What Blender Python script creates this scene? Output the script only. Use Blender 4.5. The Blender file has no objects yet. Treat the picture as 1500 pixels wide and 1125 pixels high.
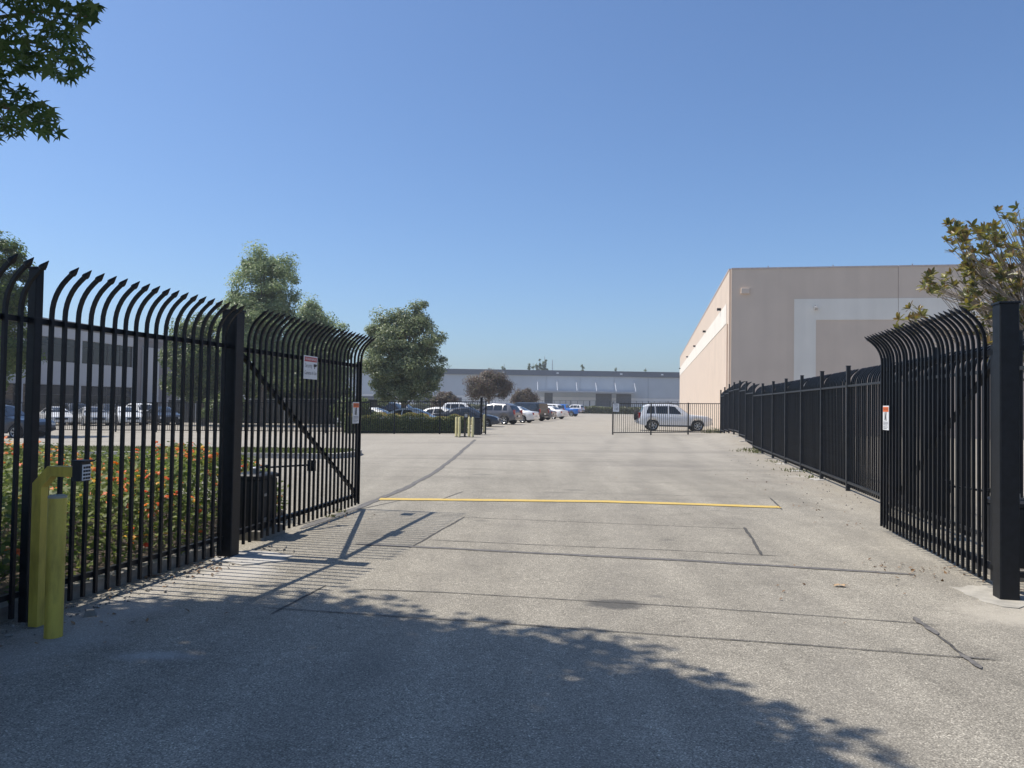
import bpy, bmesh, math, random
import numpy as np
from mathutils import Vector, Matrix, Quaternion

random.seed(7)
RNG = np.random.default_rng(7)
sc = bpy.context.scene
COL = sc.collection
rad = math.radians

# ------------------------------------------------------------------ camera
CAM_H, PITCH, ROLL, FPX = 1.6, rad(1.5), 0.0155, 1130.0
fw = Vector((0, math.cos(PITCH), math.sin(PITCH)))
r0 = Vector((1, 0, 0)); u0 = r0.cross(fw)
rt = math.cos(ROLL) * r0 + math.sin(ROLL) * u0
up = -math.sin(ROLL) * r0 + math.cos(ROLL) * u0
EYE = Vector((0, 0, CAM_H))
cam = bpy.data.cameras.new('camera')
cam.sensor_width = 36.0
cam.lens = 36.0 * FPX / 1500.0
cam.clip_start, cam.clip_end = 0.05, 4000
co = bpy.data.objects.new('camera', cam)
COL.objects.link(co)
co.matrix_world = Matrix(((rt.x, up.x, -fw.x, EYE.x), (rt.y, up.y, -fw.y, EYE.y), (rt.z, up.z, -fw.z, EYE.z), (0, 0, 0, 1)))
sc.camera = co

# ------------------------------------------------------------------ sky and sun
SHX, SHY = 0.555, -0.11            # shadow offset on the ground per metre of height
SUN_EL = math.atan(1 / math.hypot(SHX, SHY))
SUN_AZ = math.atan2(-SHX, -SHY)    # clockwise from +Y
w = bpy.data.worlds.new('World'); sc.world = w; w.use_nodes = True
nt = w.node_tree; nt.nodes.clear()
sky = nt.nodes.new('ShaderNodeTexSky'); sky.sky_type = 'NISHITA'; sky.sun_disc = False
sky.sun_elevation = SUN_EL; sky.sun_rotation = SUN_AZ % (2 * math.pi)
sky.altitude = 60; sky.air_density = 1.0; sky.dust_density = 1.3; sky.ozone_density = 2.2
bg = nt.nodes.new('ShaderNodeBackground'); bg.inputs['Strength'].default_value = 0.102
out = nt.nodes.new('ShaderNodeOutputWorld')
wb_ = nt.nodes.new('ShaderNodeMix'); wb_.data_type = 'RGBA'; wb_.blend_type = 'MULTIPLY'; wb_.inputs[0].default_value = 1.0
wb_.inputs[7].default_value = (0.85, 1.05, 1.29, 1)          # the phone's white balance, the same over the whole sky
nt.links.new(sky.outputs[0], wb_.inputs[6]); nt.links.new(wb_.outputs[2], bg.inputs[0]); nt.links.new(bg.outputs[0], out.inputs[0])
sl = bpy.data.lights.new('sun', 'SUN'); sl.energy = 5.0; sl.angle = rad(0.53); sl.color = (1.0, 0.935, 0.84)
so = bpy.data.objects.new('sun', sl); COL.objects.link(so)
so.location = (-20, 5, 40)
so.rotation_euler = Vector((SHX, SHY, -1)).to_track_quat('-Z', 'Y').to_euler()
vs = sc.view_settings
sc.display_settings.display_device = 'sRGB'
vs.view_transform = 'Standard'; vs.look = 'None'; vs.gamma = 1.0; vs.exposure = 0.18
vs.use_curve_mapping = False

# ------------------------------------------------------------------ ground height and picture helpers
def sstep(a, b, x):
    t = min(1.0, max(0.0, (x - a) / (b - a)))
    return t * t * (3 - 2 * t)
YAW = math.atan2(2.14, 11.74)                        # heading of the drive, clockwise from +Y
def fence_x(y): return 8.77 + (y - 26.96) * 0.182
def gz(x, y):
    z = 0.016 * min(0.0, x + 2) * sstep(12, 36, y)
    z = max(z, -0.75)
    d = x - fence_x(y)
    b = 0.34 * sstep(27, 34.5, y) * (1 - 0.8 * sstep(37, 46, y)) * sstep(-1.9, -0.15, d) * (1 - sstep(1.5, 4, d))
    return z + b
def at(px, py, Y):
    d = fw + rt * ((px - 750) / FPX) + up * ((562.5 - py) / FPX)
    return EYE + d * (Y / d.y)
def on_ground(px, py):
    d = fw + rt * ((px - 750) / FPX) + up * ((562.5 - py) / FPX)
    z = 0.0
    for _ in range(6):
        p = EYE + d * ((z - CAM_H) / d.z); z = gz(p.x, p.y)
    return p
def seen(p):
    v = Vector(p) - EYE; q = v.dot(fw)
    if q <= 0.05: return None
    return 750 + FPX * v.dot(rt) / q, 562.5 - FPX * v.dot(up) / q
def in_poly(x, y, poly):
    c = False; j = len(poly) - 1
    for i in range(len(poly)):
        xi, yi = poly[i]; xj, yj = poly[j]
        if (yi > y) != (yj > y) and x < (xj - xi) * (y - yi) / (yj - yi) + xi: c = not c
        j = i
    return c

# ------------------------------------------------------------------ materials
MATS = {}
def mat(name, col, rough=0.6, metal=0.0, var=0.12, scale=6.0, bump=0.0, bscale=60.0, coat=0.0, spec=0.5, col2=None, detail=6.0):
    if name in MATS: return MATS[name]
    m = bpy.data.materials.new(name); m.use_nodes = True
    n = m.node_tree; b = n.nodes['Principled BSDF']
    tc = n.nodes.new('ShaderNodeTexCoord')
    nz = n.nodes.new('ShaderNodeTexNoise'); nz.inputs['Scale'].default_value = scale; nz.inputs['Detail'].default_value = detail
    n.links.new(tc.outputs['Object'], nz.inputs['Vector'])
    mx = n.nodes.new('ShaderNodeMix'); mx.data_type = 'RGBA'
    c2 = col2 or tuple(c * (1 - var) for c in col)
    c1 = col if col2 else tuple(min(1, c * (1 + var)) for c in col)
    mx.inputs[6].default_value = (*c1, 1); mx.inputs[7].default_value = (*c2, 1)
    rp = n.nodes.new('ShaderNodeValToRGB'); rp.color_ramp.elements[0].position = 0.35; rp.color_ramp.elements[1].position = 0.65
    n.links.new(nz.outputs['Fac'], rp.inputs['Fac']); n.links.new(rp.outputs['Color'], mx.inputs[0])
    n.links.new(mx.outputs[2], b.inputs['Base Color'])
    b.inputs['Roughness'].default_value = rough; b.inputs['Metallic'].default_value = metal
    b.inputs['Specular IOR Level'].default_value = spec
    b.inputs['Coat Weight'].default_value = coat
    b.inputs['Coat Roughness'].default_value = 0.08
    if bump:
        n2 = n.nodes.new('ShaderNodeTexNoise'); n2.inputs['Scale'].default_value = bscale; n2.inputs['Detail'].default_value = 4
        n.links.new(tc.outputs['Object'], n2.inputs['Vector'])
        bp = n.nodes.new('ShaderNodeBump'); bp.inputs['Strength'].default_value = bump; bp.inputs['Distance'].default_value = 0.01
        n.links.new(n2.outputs['Fac'], bp.inputs['Height']); n.links.new(bp.outputs['Normal'], b.inputs['Normal'])
    MATS[name] = m
    return m

def leaf_mat(name, cols, trans=0.35, rough=0.5, per_object=False):
    if name in MATS: return MATS[name]
    m = bpy.data.materials.new(name); m.use_nodes = True
    n = m.node_tree; b = n.nodes['Principled BSDF']; o = n.nodes['Material Output']
    if per_object:
        g = n.nodes.new('ShaderNodeObjectInfo'); src = g.outputs['Random']
    else:
        g = n.nodes.new('ShaderNodeNewGeometry'); src = g.outputs['Random Per Island']
    r = n.nodes.new('ShaderNodeValToRGB'); cr = r.color_ramp
    while len(cr.elements) < len(cols): cr.elements.new(0.5)
    for i, c in enumerate(cols):
        cr.elements[i].position = i / max(1, len(cols) - 1); cr.elements[i].color = (*c, 1)
    n.links.new(src, r.inputs['Fac'])
    n.links.new(r.outputs['Color'], b.inputs['Base Color'])
    b.inputs['Roughness'].default_value = rough; b.inputs['Specular IOR Level'].default_value = 0.28
    t = n.nodes.new('ShaderNodeBsdfTranslucent')
    hs = n.nodes.new('ShaderNodeHueSaturation'); hs.inputs['Value'].default_value = 1.25; hs.inputs['Saturation'].default_value = 1.1
    n.links.new(r.outputs['Color'], hs.inputs['Color']); n.links.new(hs.outputs['Color'], t.inputs['Color'])
    mx = n.nodes.new('ShaderNodeMixShader'); mx.inputs[0].default_value = trans
    n.links.new(b.outputs[0], mx.inputs[1]); n.links.new(t.outputs[0], mx.inputs[2]); n.links.new(mx.outputs[0], o.inputs['Surface'])
    MATS[name] = m
    return m

def asphalt_mat():
    m = bpy.data.materials.new('aged_asphalt'); m.use_nodes = True
    n = m.node_tree; b = n.nodes['Principled BSDF']; L = n.links.new
    tc = n.nodes.new('ShaderNodeTexCoord')
    def noise(s, d=5, rough=0.55, vec=None, dist=0.0):
        q = n.nodes.new('ShaderNodeTexNoise'); q.inputs['Scale'].default_value = s; q.inputs['Detail'].default_value = d
        q.inputs['Roughness'].default_value = rough; q.inputs['Distortion'].default_value = dist
        L(vec or tc.outputs['Object'], q.inputs['Vector']); return q.outputs['Fac']
    def ramp(src, stops):
        r = n.nodes.new('ShaderNodeValToRGB'); cr = r.color_ramp
        while len(cr.elements) < len(stops): cr.elements.new(0.5)
        for i, (p, c) in enumerate(stops):
            cr.elements[i].position = p; cr.elements[i].color = (*(c if isinstance(c, tuple) else (c, c, c)), 1)
        L(src, r.inputs['Fac']); return r.outputs['Color']
    def mixc(f, a, c, mode='MIX'):
        x = n.nodes.new('ShaderNodeMix'); x.data_type = 'RGBA'; x.blend_type = mode
        if isinstance(f, float): x.inputs[0].default_value = f
        else: L(f, x.inputs[0])
        for s, i in ((a, 6), (c, 7)):
            if isinstance(s, tuple): x.inputs[i].default_value = (*s, 1)
            else: L(s, x.inputs[i])
        return x.outputs[2]
    def mth(op, a, c=None, d=None):
        x = n.nodes.new('ShaderNodeMath'); x.operation = op
        for i, s in enumerate((a, c, d)):
            if s is None: continue
            if isinstance(s, (int, float)): x.inputs[i].default_value = s
            else: L(s, x.inputs[i])
        return x.outputs[0]
    def mrange(v, a, c, lo=0.0, hi=1.0):
        x = n.nodes.new('ShaderNodeMapRange'); x.interpolation_type = 'SMOOTHSTEP'
        L(v, x.inputs[0]); x.inputs[1].default_value = a; x.inputs[2].default_value = c; x.inputs[3].default_value = lo; x.inputs[4].default_value = hi
        return x.outputs[0]
    sp = n.nodes.new('ShaderNodeSeparateXYZ'); L(tc.outputs['Object'], sp.inputs[0]); X, Y = sp.outputs[0], sp.outputs[1]
    # aged binder with pale stone chips
    base = ramp(noise(0.35, 6, 0.6), [(0.3, (0.260, 0.238, 0.196)), (0.7, (0.326, 0.298, 0.244))])
    chips = ramp(noise(95, 3, 0.7), [(0.36, 0.5), (0.5, 0.95), (0.62, 1.45)])
    c = mixc(0.8, base, chips, 'MULTIPLY')
    vor = n.nodes.new('ShaderNodeTexVoronoi'); vor.inputs['Scale'].default_value = 70; L(tc.outputs['Object'], vor.inputs['Vector'])
    pit = ramp(vor.outputs['Distance'], [(0.1, 1.25), (0.55, 0.85)])
    c = mixc(0.7, c, pit, 'MULTIPLY')
    gr = n.nodes.new('ShaderNodeTexVoronoi'); gr.inputs['Scale'].default_value = 150; L(tc.outputs['Object'], gr.inputs['Vector'])
    sg = n.nodes.new('ShaderNodeSeparateColor'); L(gr.outputs['Color'], sg.inputs[0])
    c = mixc(1.0, c, ramp(sg.outputs[0], [(0.0, 0.55), (0.14, 0.82), (0.5, 1.0), (0.86, 1.12), (0.94, 1.5), (1.0, 1.9)]), 'MULTIPLY')
    g2 = n.nodes.new('ShaderNodeTexVoronoi'); g2.inputs['Scale'].default_value = 34; L(tc.outputs['Object'], g2.inputs['Vector'])
    sg2 = n.nodes.new('ShaderNodeSeparateColor'); L(g2.outputs['Color'], sg2.inputs[0])
    c = mixc(1.0, c, ramp(sg2.outputs[0], [(0.0, 0.85), (0.2, 0.97), (0.8, 1.02), (1.0, 1.16)]), 'MULTIPLY')
    # wear and dirt in blotches and along the wheel paths
    st = n.nodes.new('ShaderNodeMapping'); st.inputs['Rotation'].default_value = (0, 0, YAW); st.inputs['Scale'].default_value = (1.6, 0.13, 1)
    L(tc.outputs['Object'], st.inputs['Vector'])
    c = mixc(0.75, c, ramp(noise(1.0, 5, 0.6, st.outputs[0]), [(0.3, 0.76), (0.7, 1.14)]), 'MULTIPLY')
    st2 = n.nodes.new('ShaderNodeMapping'); st2.inputs['Rotation'].default_value = (0, 0, rad(-4)); st2.inputs['Scale'].default_value = (0.1, 0.55, 1)
    L(tc.outputs['Object'], st2.inputs['Vector'])
    streak = ramp(noise(1.0, 6, 0.62, st2.outputs[0], 0.8), [(0.36, 0.62), (0.46, 0.98), (0.7, 1.08)])
    far = mrange(Y, 13.0, 22.0)
    c = mixc(mth('MULTIPLY', far, 0.9), c, mixc(1.0, c, streak, 'MULTIPLY'))
    c = mixc(0.55, c, ramp(noise(2.3, 6, 0.65), [(0.28, 0.70), (0.45, 0.98), (0.72, 1.15)]), 'MULTIPLY')
    # dusty, paler lot further back
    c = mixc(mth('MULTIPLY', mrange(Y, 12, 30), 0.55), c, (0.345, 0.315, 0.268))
    # sandy dirt washed along the fence line
    dl = mth('SUBTRACT', X, mth('MULTIPLY_ADD', Y, 0.182, 8.77 - 26.96 * 0.182))
    wob = mth('MULTIPLY_ADD', noise(1.1, 6, 0.65), 3.2, -1.6)
    dm = mrange(mth('ADD', dl, wob), -1.5, 0.1)
    dirt = ramp(noise(9, 6, 0.7), [(0.3, (0.21, 0.175, 0.135)), (0.55, (0.30, 0.265, 0.21)), (0.75, (0.42, 0.385, 0.325))])
    c = mixc(mth('MULTIPLY', mth('MULTIPLY', dm, mrange(Y, 9, 16)), 0.6), c, dirt)
    # wheel paths polished darker by traffic
    u = mth('ADD', mth('SUBTRACT', X, mth('MULTIPLY', Y, 0.182)), mth('MULTIPLY_ADD', noise(0.25, 3, 0.5), 0.9, -0.45))
    for u0 in (-1.75, -0.25, 1.15, 2.65):
        lane = mrange(mth('ABSOLUTE', mth('SUBTRACT', u, u0)), 0.42, 0.05)
        c = mixc(mth('MULTIPLY', mth('MULTIPLY', lane, mrange(noise(1.7, 6, 0.7), 0.35, 0.6)), 0.30), c, (0.165, 0.152, 0.13))
    # stains and dusty patches, each with a place of its own
    def blob(cx, cy, rx, ry, soft=0.5, wobble=0.8, ns=3.0):
        dx = mth('DIVIDE', mth('SUBTRACT', X, cx), rx); dy = mth('DIVIDE', mth('SUBTRACT', Y, cy), ry)
        r = mth('SQRT', mth('ADD', mth('MULTIPLY', dx, dx), mth('MULTIPLY', dy, dy)))
        r = mth('ADD', r, mth('MULTIPLY_ADD', noise(ns, 6, 0.65), wobble, -wobble / 2))
        return mrange(r, 1.0, 1.0 - soft)
    c = mixc(mth('MULTIPLY', blob(0.86, 6.27, 0.31, 0.2, 0.5, 0.8, 5.0), 0.85), c, (0.075, 0.073, 0.07))      # oil drip
    c = mixc(mth('MULTIPLY', blob(1.25, 6.55, 0.12, 0.07, 0.8, 0.8, 6.0), 0.4), c, (0.09, 0.088, 0.085))
    c = mixc(mth('MULTIPLY', blob(4.2, 6.1, 1.0, 0.62, 0.8, 1.5, 2.2), 0.75), c, (0.44, 0.40, 0.33))     # cement dust by the gate post
    c = mixc(mth('MULTIPLY', blob(5.2, 5.8, 1.6, 0.6, 0.8, 1.2, 2.2), 0.6), c, (0.42, 0.385, 0.32))
    c = mixc(mth('MULTIPLY', blob(-2.55, 7.3, 0.5, 0.9, 0.7, 1.4, 2.6), 0.75), c, (0.48, 0.45, 0.40))     # spilled cement left
    c = mixc(mth('MULTIPLY', blob(-3.0, 5.6, 0.55, 1.6, 0.9, 1.4, 2.6), 0.5), c, (0.40, 0.38, 0.35))
    c = mixc(mth('MULTIPLY', blob(-2.2, 4.85, 0.36, 0.14, 0.8, 1.2, 6.0), 0.5), c, (0.42, 0.41, 0.39))
    c = mixc(mth('MULTIPLY', blob(4.0, 21.0, 2.6, 1.0, 0.9, 1.6, 1.1), 0.42), c, (0.155, 0.14, 0.125))
    c = mixc(mth('MULTIPLY', blob(5.6, 16.8, 1.3, 0.45, 0.9, 1.6, 2.0), 0.35), c, (0.19, 0.165, 0.14))
    c = mixc(mth('MULTIPLY', blob(7.0, 18.2, 0.8, 0.4, 0.9, 1.6, 2.4), 0.5), c, (0.46, 0.43, 0.38))
    c = mixc(mth('MULTIPLY', blob(0.5, 33.0, 5.5, 0.7, 0.9, 1.5, 0.8), 0.4), c, (0.17, 0.155, 0.14))
    for bx, by, br in ((1.9, 9.3, 0.10), (-0.4, 10.6, 0.13), (0.3, 8.4, 0.07), (2.8, 8.1, 0.09), (1.2, 14.6, 0.22), (-0.6, 17.5, 0.28), (2.6, 5.2, 0.06), (3.2, 12.0, 0.12)):
        c = mixc(mth('MULTIPLY', blob(bx, by, br * 1.3, br, 0.7, 1.1, 6.0), 0.4), c, (0.10, 0.095, 0.085))
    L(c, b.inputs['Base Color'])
    b.inputs['Roughness'].default_value = 0.9; b.inputs['Specular IOR Level'].default_value = 0.25
    h = mth('ADD', noise(95, 3, 0.7), mth('MULTIPLY', vor.outputs['Distance'], -0.6))
    bp = n.nodes.new('ShaderNodeBump'); bp.inputs['Strength'].default_value = 0.55; bp.inputs['Distance'].default_value = 0.006
    L(h, bp.inputs['Height']); L(bp.outputs['Normal'], b.inputs['Normal'])
    MATS['asphalt'] = m
    return m

BLACK = mat('black_powder_coat', (0.006, 0.0075, 0.0105), 0.45, 0.0, 0.3, 14, 0.12, 240, spec=0.28)
BLACK_SOFT = mat('weathered_black_paint', (0.019, 0.021, 0.024), 0.5, 0.0, 0.3, 8, spec=0.4)
DARK_GREEN_BROWN = mat('dull_bronze_paint', (0.045, 0.042, 0.034), 0.6, 0.0, 0.2, 5)
YELLOW = mat('yellow_enamel', (0.60, 0.46, 0.075), 0.5, 0.0, 0.14, 7, 0.15, 30, spec=0.4, col2=(0.52, 0.395, 0.07))
CREAM = mat('faded_yellow_paint', (0.62, 0.55, 0.28), 0.6)
CONC = mat('pale_concrete', (0.42, 0.40, 0.365), 0.9, 0, 0.2, 5, 0.5, 70)
CONC_DARK = mat('dirty_concrete', (0.24, 0.225, 0.20), 0.92, 0, 0.3, 6, 0.5, 60)
WHITE = mat('white_plate', (0.72, 0.73, 0.74), 0.4, 0, 0.05)
RED = mat('red_print', (0.42, 0.045, 0.05), 0.5, 0, 0.1)
ORANGE = mat('orange_print', (0.75, 0.15, 0.03), 0.5, 0, 0.1)
INK = mat('black_print', (0.02, 0.02, 0.022), 0.6)
GREYINK = mat('grey_print', (0.25, 0.26, 0.28), 0.6)
STEEL = mat('galvanised_steel', (0.42, 0.43, 0.45), 0.4, 0.7, 0.15, 20)
SOIL = mat('bed_soil', (0.075, 0.055, 0.038), 0.95, 0, 0.35, 7, 0.8, 30)
BARK = mat('grey_brown_bark', (0.16, 0.125, 0.095), 0.9, 0, 0.35, 9, 0.7, 30)
BARK_PALE = mat('pale_twig_bark', (0.30, 0.255, 0.21), 0.85, 0, 0.3, 9, 0.5, 40)
GRASS = leaf_mat('lawn_grass', [(0.075, 0.11, 0.03), (0.12, 0.15, 0.04), (0.20, 0.19, 0.075)], 0.25, 0.7)
TAR = mat('crack_sealant', (0.125, 0.117, 0.108), 0.85, 0, 0.3, 14, 0.4, 60)
SAWCUT = mat('saw_cut_filler', (0.07, 0.066, 0.06), 0.9, 0, 0.35, 20)
ROADYELLOW = mat('worn_yellow_road_paint', (0.60, 0.41, 0.075), 0.8, 0, 0.1, 30, 0.4, 90, col2=(0.47, 0.345, 0.13), detail=9)
ASPHALT = asphalt_mat()

# ------------------------------------------------------------------ mesh helpers
def tag(o, label=None, cat=None, group=None, kind=None):
    if label: o['label'] = label
    if cat: o['category'] = cat
    if group: o['group'] = group
    if kind: o['kind'] = kind
    return o
def link(name, me, parent=None):
    o = bpy.data.objects.new(name, me); COL.objects.link(o)
    if parent is not None: o.parent = parent
    return o
def empty(name, loc=(0, 0, 0), rz=0.0):
    o = bpy.data.objects.new(name, None); COL.objects.link(o); o.location = loc; o.rotation_euler = (0, 0, rz)
    o.empty_display_size = 0.2
    return o
class MB:
    def __init__(s): s.v = []; s.f = []
    def add(s, vs, fs):
        b = len(s.v); s.v += [tuple(p) for p in vs]; s.f += [tuple(i + b for i in q) for q in fs]; return s
    def box(s, c, d, m=None, taper=None):
        hx, hy, hz = d[0] / 2, d[1] / 2, d[2] / 2; P = []
        for z in (-1, 1):
            k = 1.0 if (taper is None or z < 0) else taper
            for x, y in ((-1, -1), (1, -1), (1, 1), (-1, 1)):
                p = Vector((x * hx * k, y * hy * k, z * hz))
                if m is not None: p = m @ p
                P.append(p + Vector(c))
        return s.add(P, [(3, 2, 1, 0), (4, 5, 6, 7), (0, 1, 5, 4), (1, 2, 6, 5), (2, 3, 7, 6), (3, 0, 4, 7)])
    def span(s, a, b): 
        return s.box([(a[i] + b[i]) / 2 for i in range(3)], [abs(b[i] - a[i]) for i in range(3)])
    def cbox(s, c, d, r=0.01):
        # box with chamfered vertical edges
        hx, hy, hz = d[0] / 2, d[1] / 2, d[2] / 2
        ring = [(-hx + r, -hy), (hx - r, -hy), (hx, -hy + r), (hx, hy - r), (hx - r, hy), (-hx + r, hy), (-hx, hy - r), (-hx, -hy + r)]
        P = [(c[0] + x, c[1] + y, c[2] - hz) for x, y in ring] + [(c[0] + x, c[1] + y, c[2] + hz - r * 0.6) for x, y in ring] + \
            [(c[0] + x * (1 - r / hx), c[1] + y * (1 - r / hy), c[2] + hz) for x, y in ring]
        F = [tuple(range(7, -1, -1)), tuple(range(16, 24))]
        for k in (0, 8):
            for i in range(8): j = (i + 1) % 8; F.append((k + i, k + j, k + j + 8, k + i + 8))
        return s.add(P, F)
    def tube(s, pts, rads, n=8, cap=True, squash=None, phase=0.0):
        pts = [Vector(p) for p in pts]; P = []; F = []
        if not hasattr(rads, '__len__'): rads = [rads] * len(pts)
        ref = None
        for i, p in enumerate(pts):
            t = (pts[min(i + 1, len(pts) - 1)] - pts[max(i - 1, 0)]).normalized()
            if ref is None:
                a = Vector((0, 0, 1)) if abs(t.z) < 0.9 else Vector((1, 0, 0))
                ref = t.cross(a).normalized()
            ref = (ref - t * ref.dot(t)).normalized(); bi = t.cross(ref)
            for k in range(n):
                a = 2 * math.pi * k / n + phase
                P.append(p + (ref * math.cos(a) + bi * math.sin(a)) * rads[i])
        for i in range(len(pts) - 1):
            for k in range(n):
                q = (k + 1) % n; F.append((i * n + k, i * n + q, (i + 1) * n + q, (i + 1) * n + k))
        if cap:
            F.append(tuple(range(n - 1, -1, -1))); F.append(tuple((len(pts) - 1) * n + k for k in range(n)))
        return s.add(P, F)
    def lathe(s, prof, n=20, axis='z', c=(0, 0, 0)):
        P = []; F = []
        for r, h in prof:
            for k in range(n):
                a = 2 * math.pi * k / n; x, y = r * math.cos(a), r * math.sin(a)
                P.append({'z': (x + c[0], y + c[1], h + c[2]), 'y': (x + c[0], h + c[1], y + c[2]), 'x': (h + c[0], x + c[1], y + c[2])}[axis])
        for i in range(len(prof) - 1):
            for k in range(n):
                q = (k + 1) % n; F.append((i * n + k, i * n + q, (i + 1) * n + q, (i + 1) * n + k))
        F.append(tuple(range(n - 1, -1, -1))); F.append(tuple((len(prof) - 1) * n + k for k in range(n)))
        return s.add(P, F)
    def prism(s, poly, z0, z1):
        n = len(poly); P = [(x, y, z0) for x, y in poly] + [(x, y, z1) for x, y in poly]
        F = [tuple(range(n - 1, -1, -1)), tuple(range(n, 2 * n))] + [(i, (i + 1) % n, n + (i + 1) % n, n + i) for i in range(n)]
        return s.add(P, F)
    def mesh(s, name, m=None, smooth=False):
        me = bpy.data.meshes.new(name); me.from_pydata(s.v, [], s.f)
        if m: me.materials.append(m)
        bm = bmesh.new(); bm.from_mesh(me); bmesh.ops.recalc_face_normals(bm, faces=bm.faces); bm.to_mesh(me); bm.free()
        if smooth:
            me.polygons.foreach_set('use_smooth', [True] * len(me.polygons))
            try: me.set_sharp_from_angle(angle=rad(38))
            except Exception: pass
        me.update(); return me
    def build(s, name, m=None, parent=None, smooth=False): return link(name, s.mesh(name, m, smooth), parent)
def np_mesh(name, V, F, m):
    """V (n,3), F (k,4) or (k,3) arrays"""
    me = bpy.data.meshes.new(name); n = F.shape[1]
    me.vertices.add(len(V)); me.vertices.foreach_set('co', V.astype(np.float32).ravel())
    me.loops.add(F.size); me.loops.foreach_set('vertex_index', F.astype(np.int32).ravel())
    me.polygons.add(len(F)); me.polygons.foreach_set('loop_start', np.arange(0, F.size, n, dtype=np.int32))
    me.update(calc_edges=True); me.materials.append(m)
    return me
def frames(N, normals, spin):
    """orthonormal frames from normals with random spin"""
    nrm = normals / np.linalg.norm(normals, axis=1, keepdims=True)
    a = np.where(np.abs(nrm[:, 2:3]) < 0.9, np.array([[0, 0, 1.0]]), np.array([[1.0, 0, 0]]))
    t = np.cross(nrm, a); t /= np.linalg.norm(t, axis=1, keepdims=True); b = np.cross(nrm, t)
    c, s = np.cos(spin)[:, None], np.sin(spin)[:, None]
    return t * c + b * s, -t * s + b * c, nrm
def scatter(name, tmplV, tmplF, P, normals, size, m, rng=RNG):
    """copies of a small template blade at points P, one mesh"""
    N = len(P); T, B, Nn = frames(N, normals, rng.uniform(0, 2 * np.pi, N))
    size = np.broadcast_to(size, (N,))
    V = P[:, None, :] + size[:, None, None] * (tmplV[None, :, 0:1] * T[:, None, :] + tmplV[None, :, 1:2] * B[:, None, :] + tmplV[None, :, 2:3] * Nn[:, None, :])
    k = len(tmplV); F = (tmplF[None] + (np.arange(N) * k)[:, None, None]).reshape(-1, tmplF.shape[1])
    return np_mesh(name, V.reshape(-1, 3), F, m)
DIAMOND_V = np.array([(0, -0.5, 0), (0.30, 0.0, 0.07), (0, 0.55, 0), (-0.30, 0.0, 0.07)]); DIAMOND_F = np.array([(0, 1, 2), (0, 2, 3)])
def star_template():
    V = [(0, 0, 0.0)]; tips = [(-128, 0.40), (-62, 0.50), (0, 0.58), (62, 0.50), (128, 0.40)]
    ring = [(0.07, -0.16, 0)]
    seq = []
    for i, (a, r) in enumerate(tips):
        seq.append((a - 14, r * 0.55, 0.0)); seq.append((a, r, -0.10)); seq.append((a + 14, r * 0.55, 0.0))
        if i < 4: seq.append(((a + tips[i + 1][0]) / 2, 0.17, 0.02))
    seq.append((180, 0.10, 0))
    for a, r, z in seq: V.append((r * math.sin(rad(a)), r * math.cos(rad(a)), z))
    n = len(V) - 1
    F = [(0, 1 + (i + 1) % n, 1 + i) for i in range(n)]
    return np.array(V), np.array(F)
STAR_V, STAR_F = star_template()
STAR5_V = np.array([(0, 0, 0)] + [((0.56 if i % 2 == 0 else 0.24) * math.sin(i * math.pi / 5), (0.56 if i % 2 == 0 else 0.24) * math.cos(i * math.pi / 5), -0.08 if i % 2 == 0 else 0.02) for i in range(10)])
STAR5_F = np.array([(0, 1 + (i + 1) % 10, 1 + i) for i in range(10)])
OVAL_V = np.array([(0, 0, 0), (0.15, 0.22, 0.05), (0.19, 0.5, 0.07), (0.11, 0.82, 0.04), (0, 1.0, -0.03), (-0.11, 0.82, 0.04), (-0.19, 0.5, 0.07), (-0.15, 0.22, 0.05), (0, 0.5, 0.02)])
OVAL_F = np.array([(8, i, (i + 1) % 8) for i in range(8)])

FONT_CACHE = {}
def text_mesh(body, size, m, name):
    cu = bpy.data.curves.new(name, 'FONT'); cu.body = body; cu.size = size; cu.align_x = 'CENTER'; cu.align_y = 'CENTER'; cu.resolution_u = 2
    o = bpy.data.objects.new(name, cu); COL.objects.link(o)
    dg = bpy.context.evaluated_depsgraph_get()
    me = bpy.data.meshes.new_from_object(o.evaluated_get(dg)); me.name = name
    bpy.data.objects.remove(o); me.materials.clear(); me.materials.append(m)
    return me

# ------------------------------------------------------------------ ground
def ground():
    xs = sorted(set([-600, -350, -200, -120, -80, -60, -50] + list(range(-40, 40, 2)) + [x / 2 for x in range(8, 40)] + [45, 55, 80, 120, 200, 350, 600]))
    ys = sorted(set([-200, -100, -50, -20, -8] + list(range(-4, 60)) + [64, 70, 80, 95, 120, 160, 220, 320, 500, 900]))
    V = [(x, y, gz(x, y)) for y in ys for x in xs]; nx = len(xs)
    F = [(j * nx + i, j * nx + i + 1, (j + 1) * nx + i + 1, (j + 1) * nx + i) for j in range(len(ys) - 1) for i in range(nx - 1)]
    me = bpy.data.meshes.new('ground'); me.from_pydata(V, [], F); me.materials.append(ASPHALT)
    me.polygons.foreach_set('use_smooth', [True] * len(F))
    o = link('ground', me); tag(o, kind='structure')
    return o
GROUND = ground()

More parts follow.
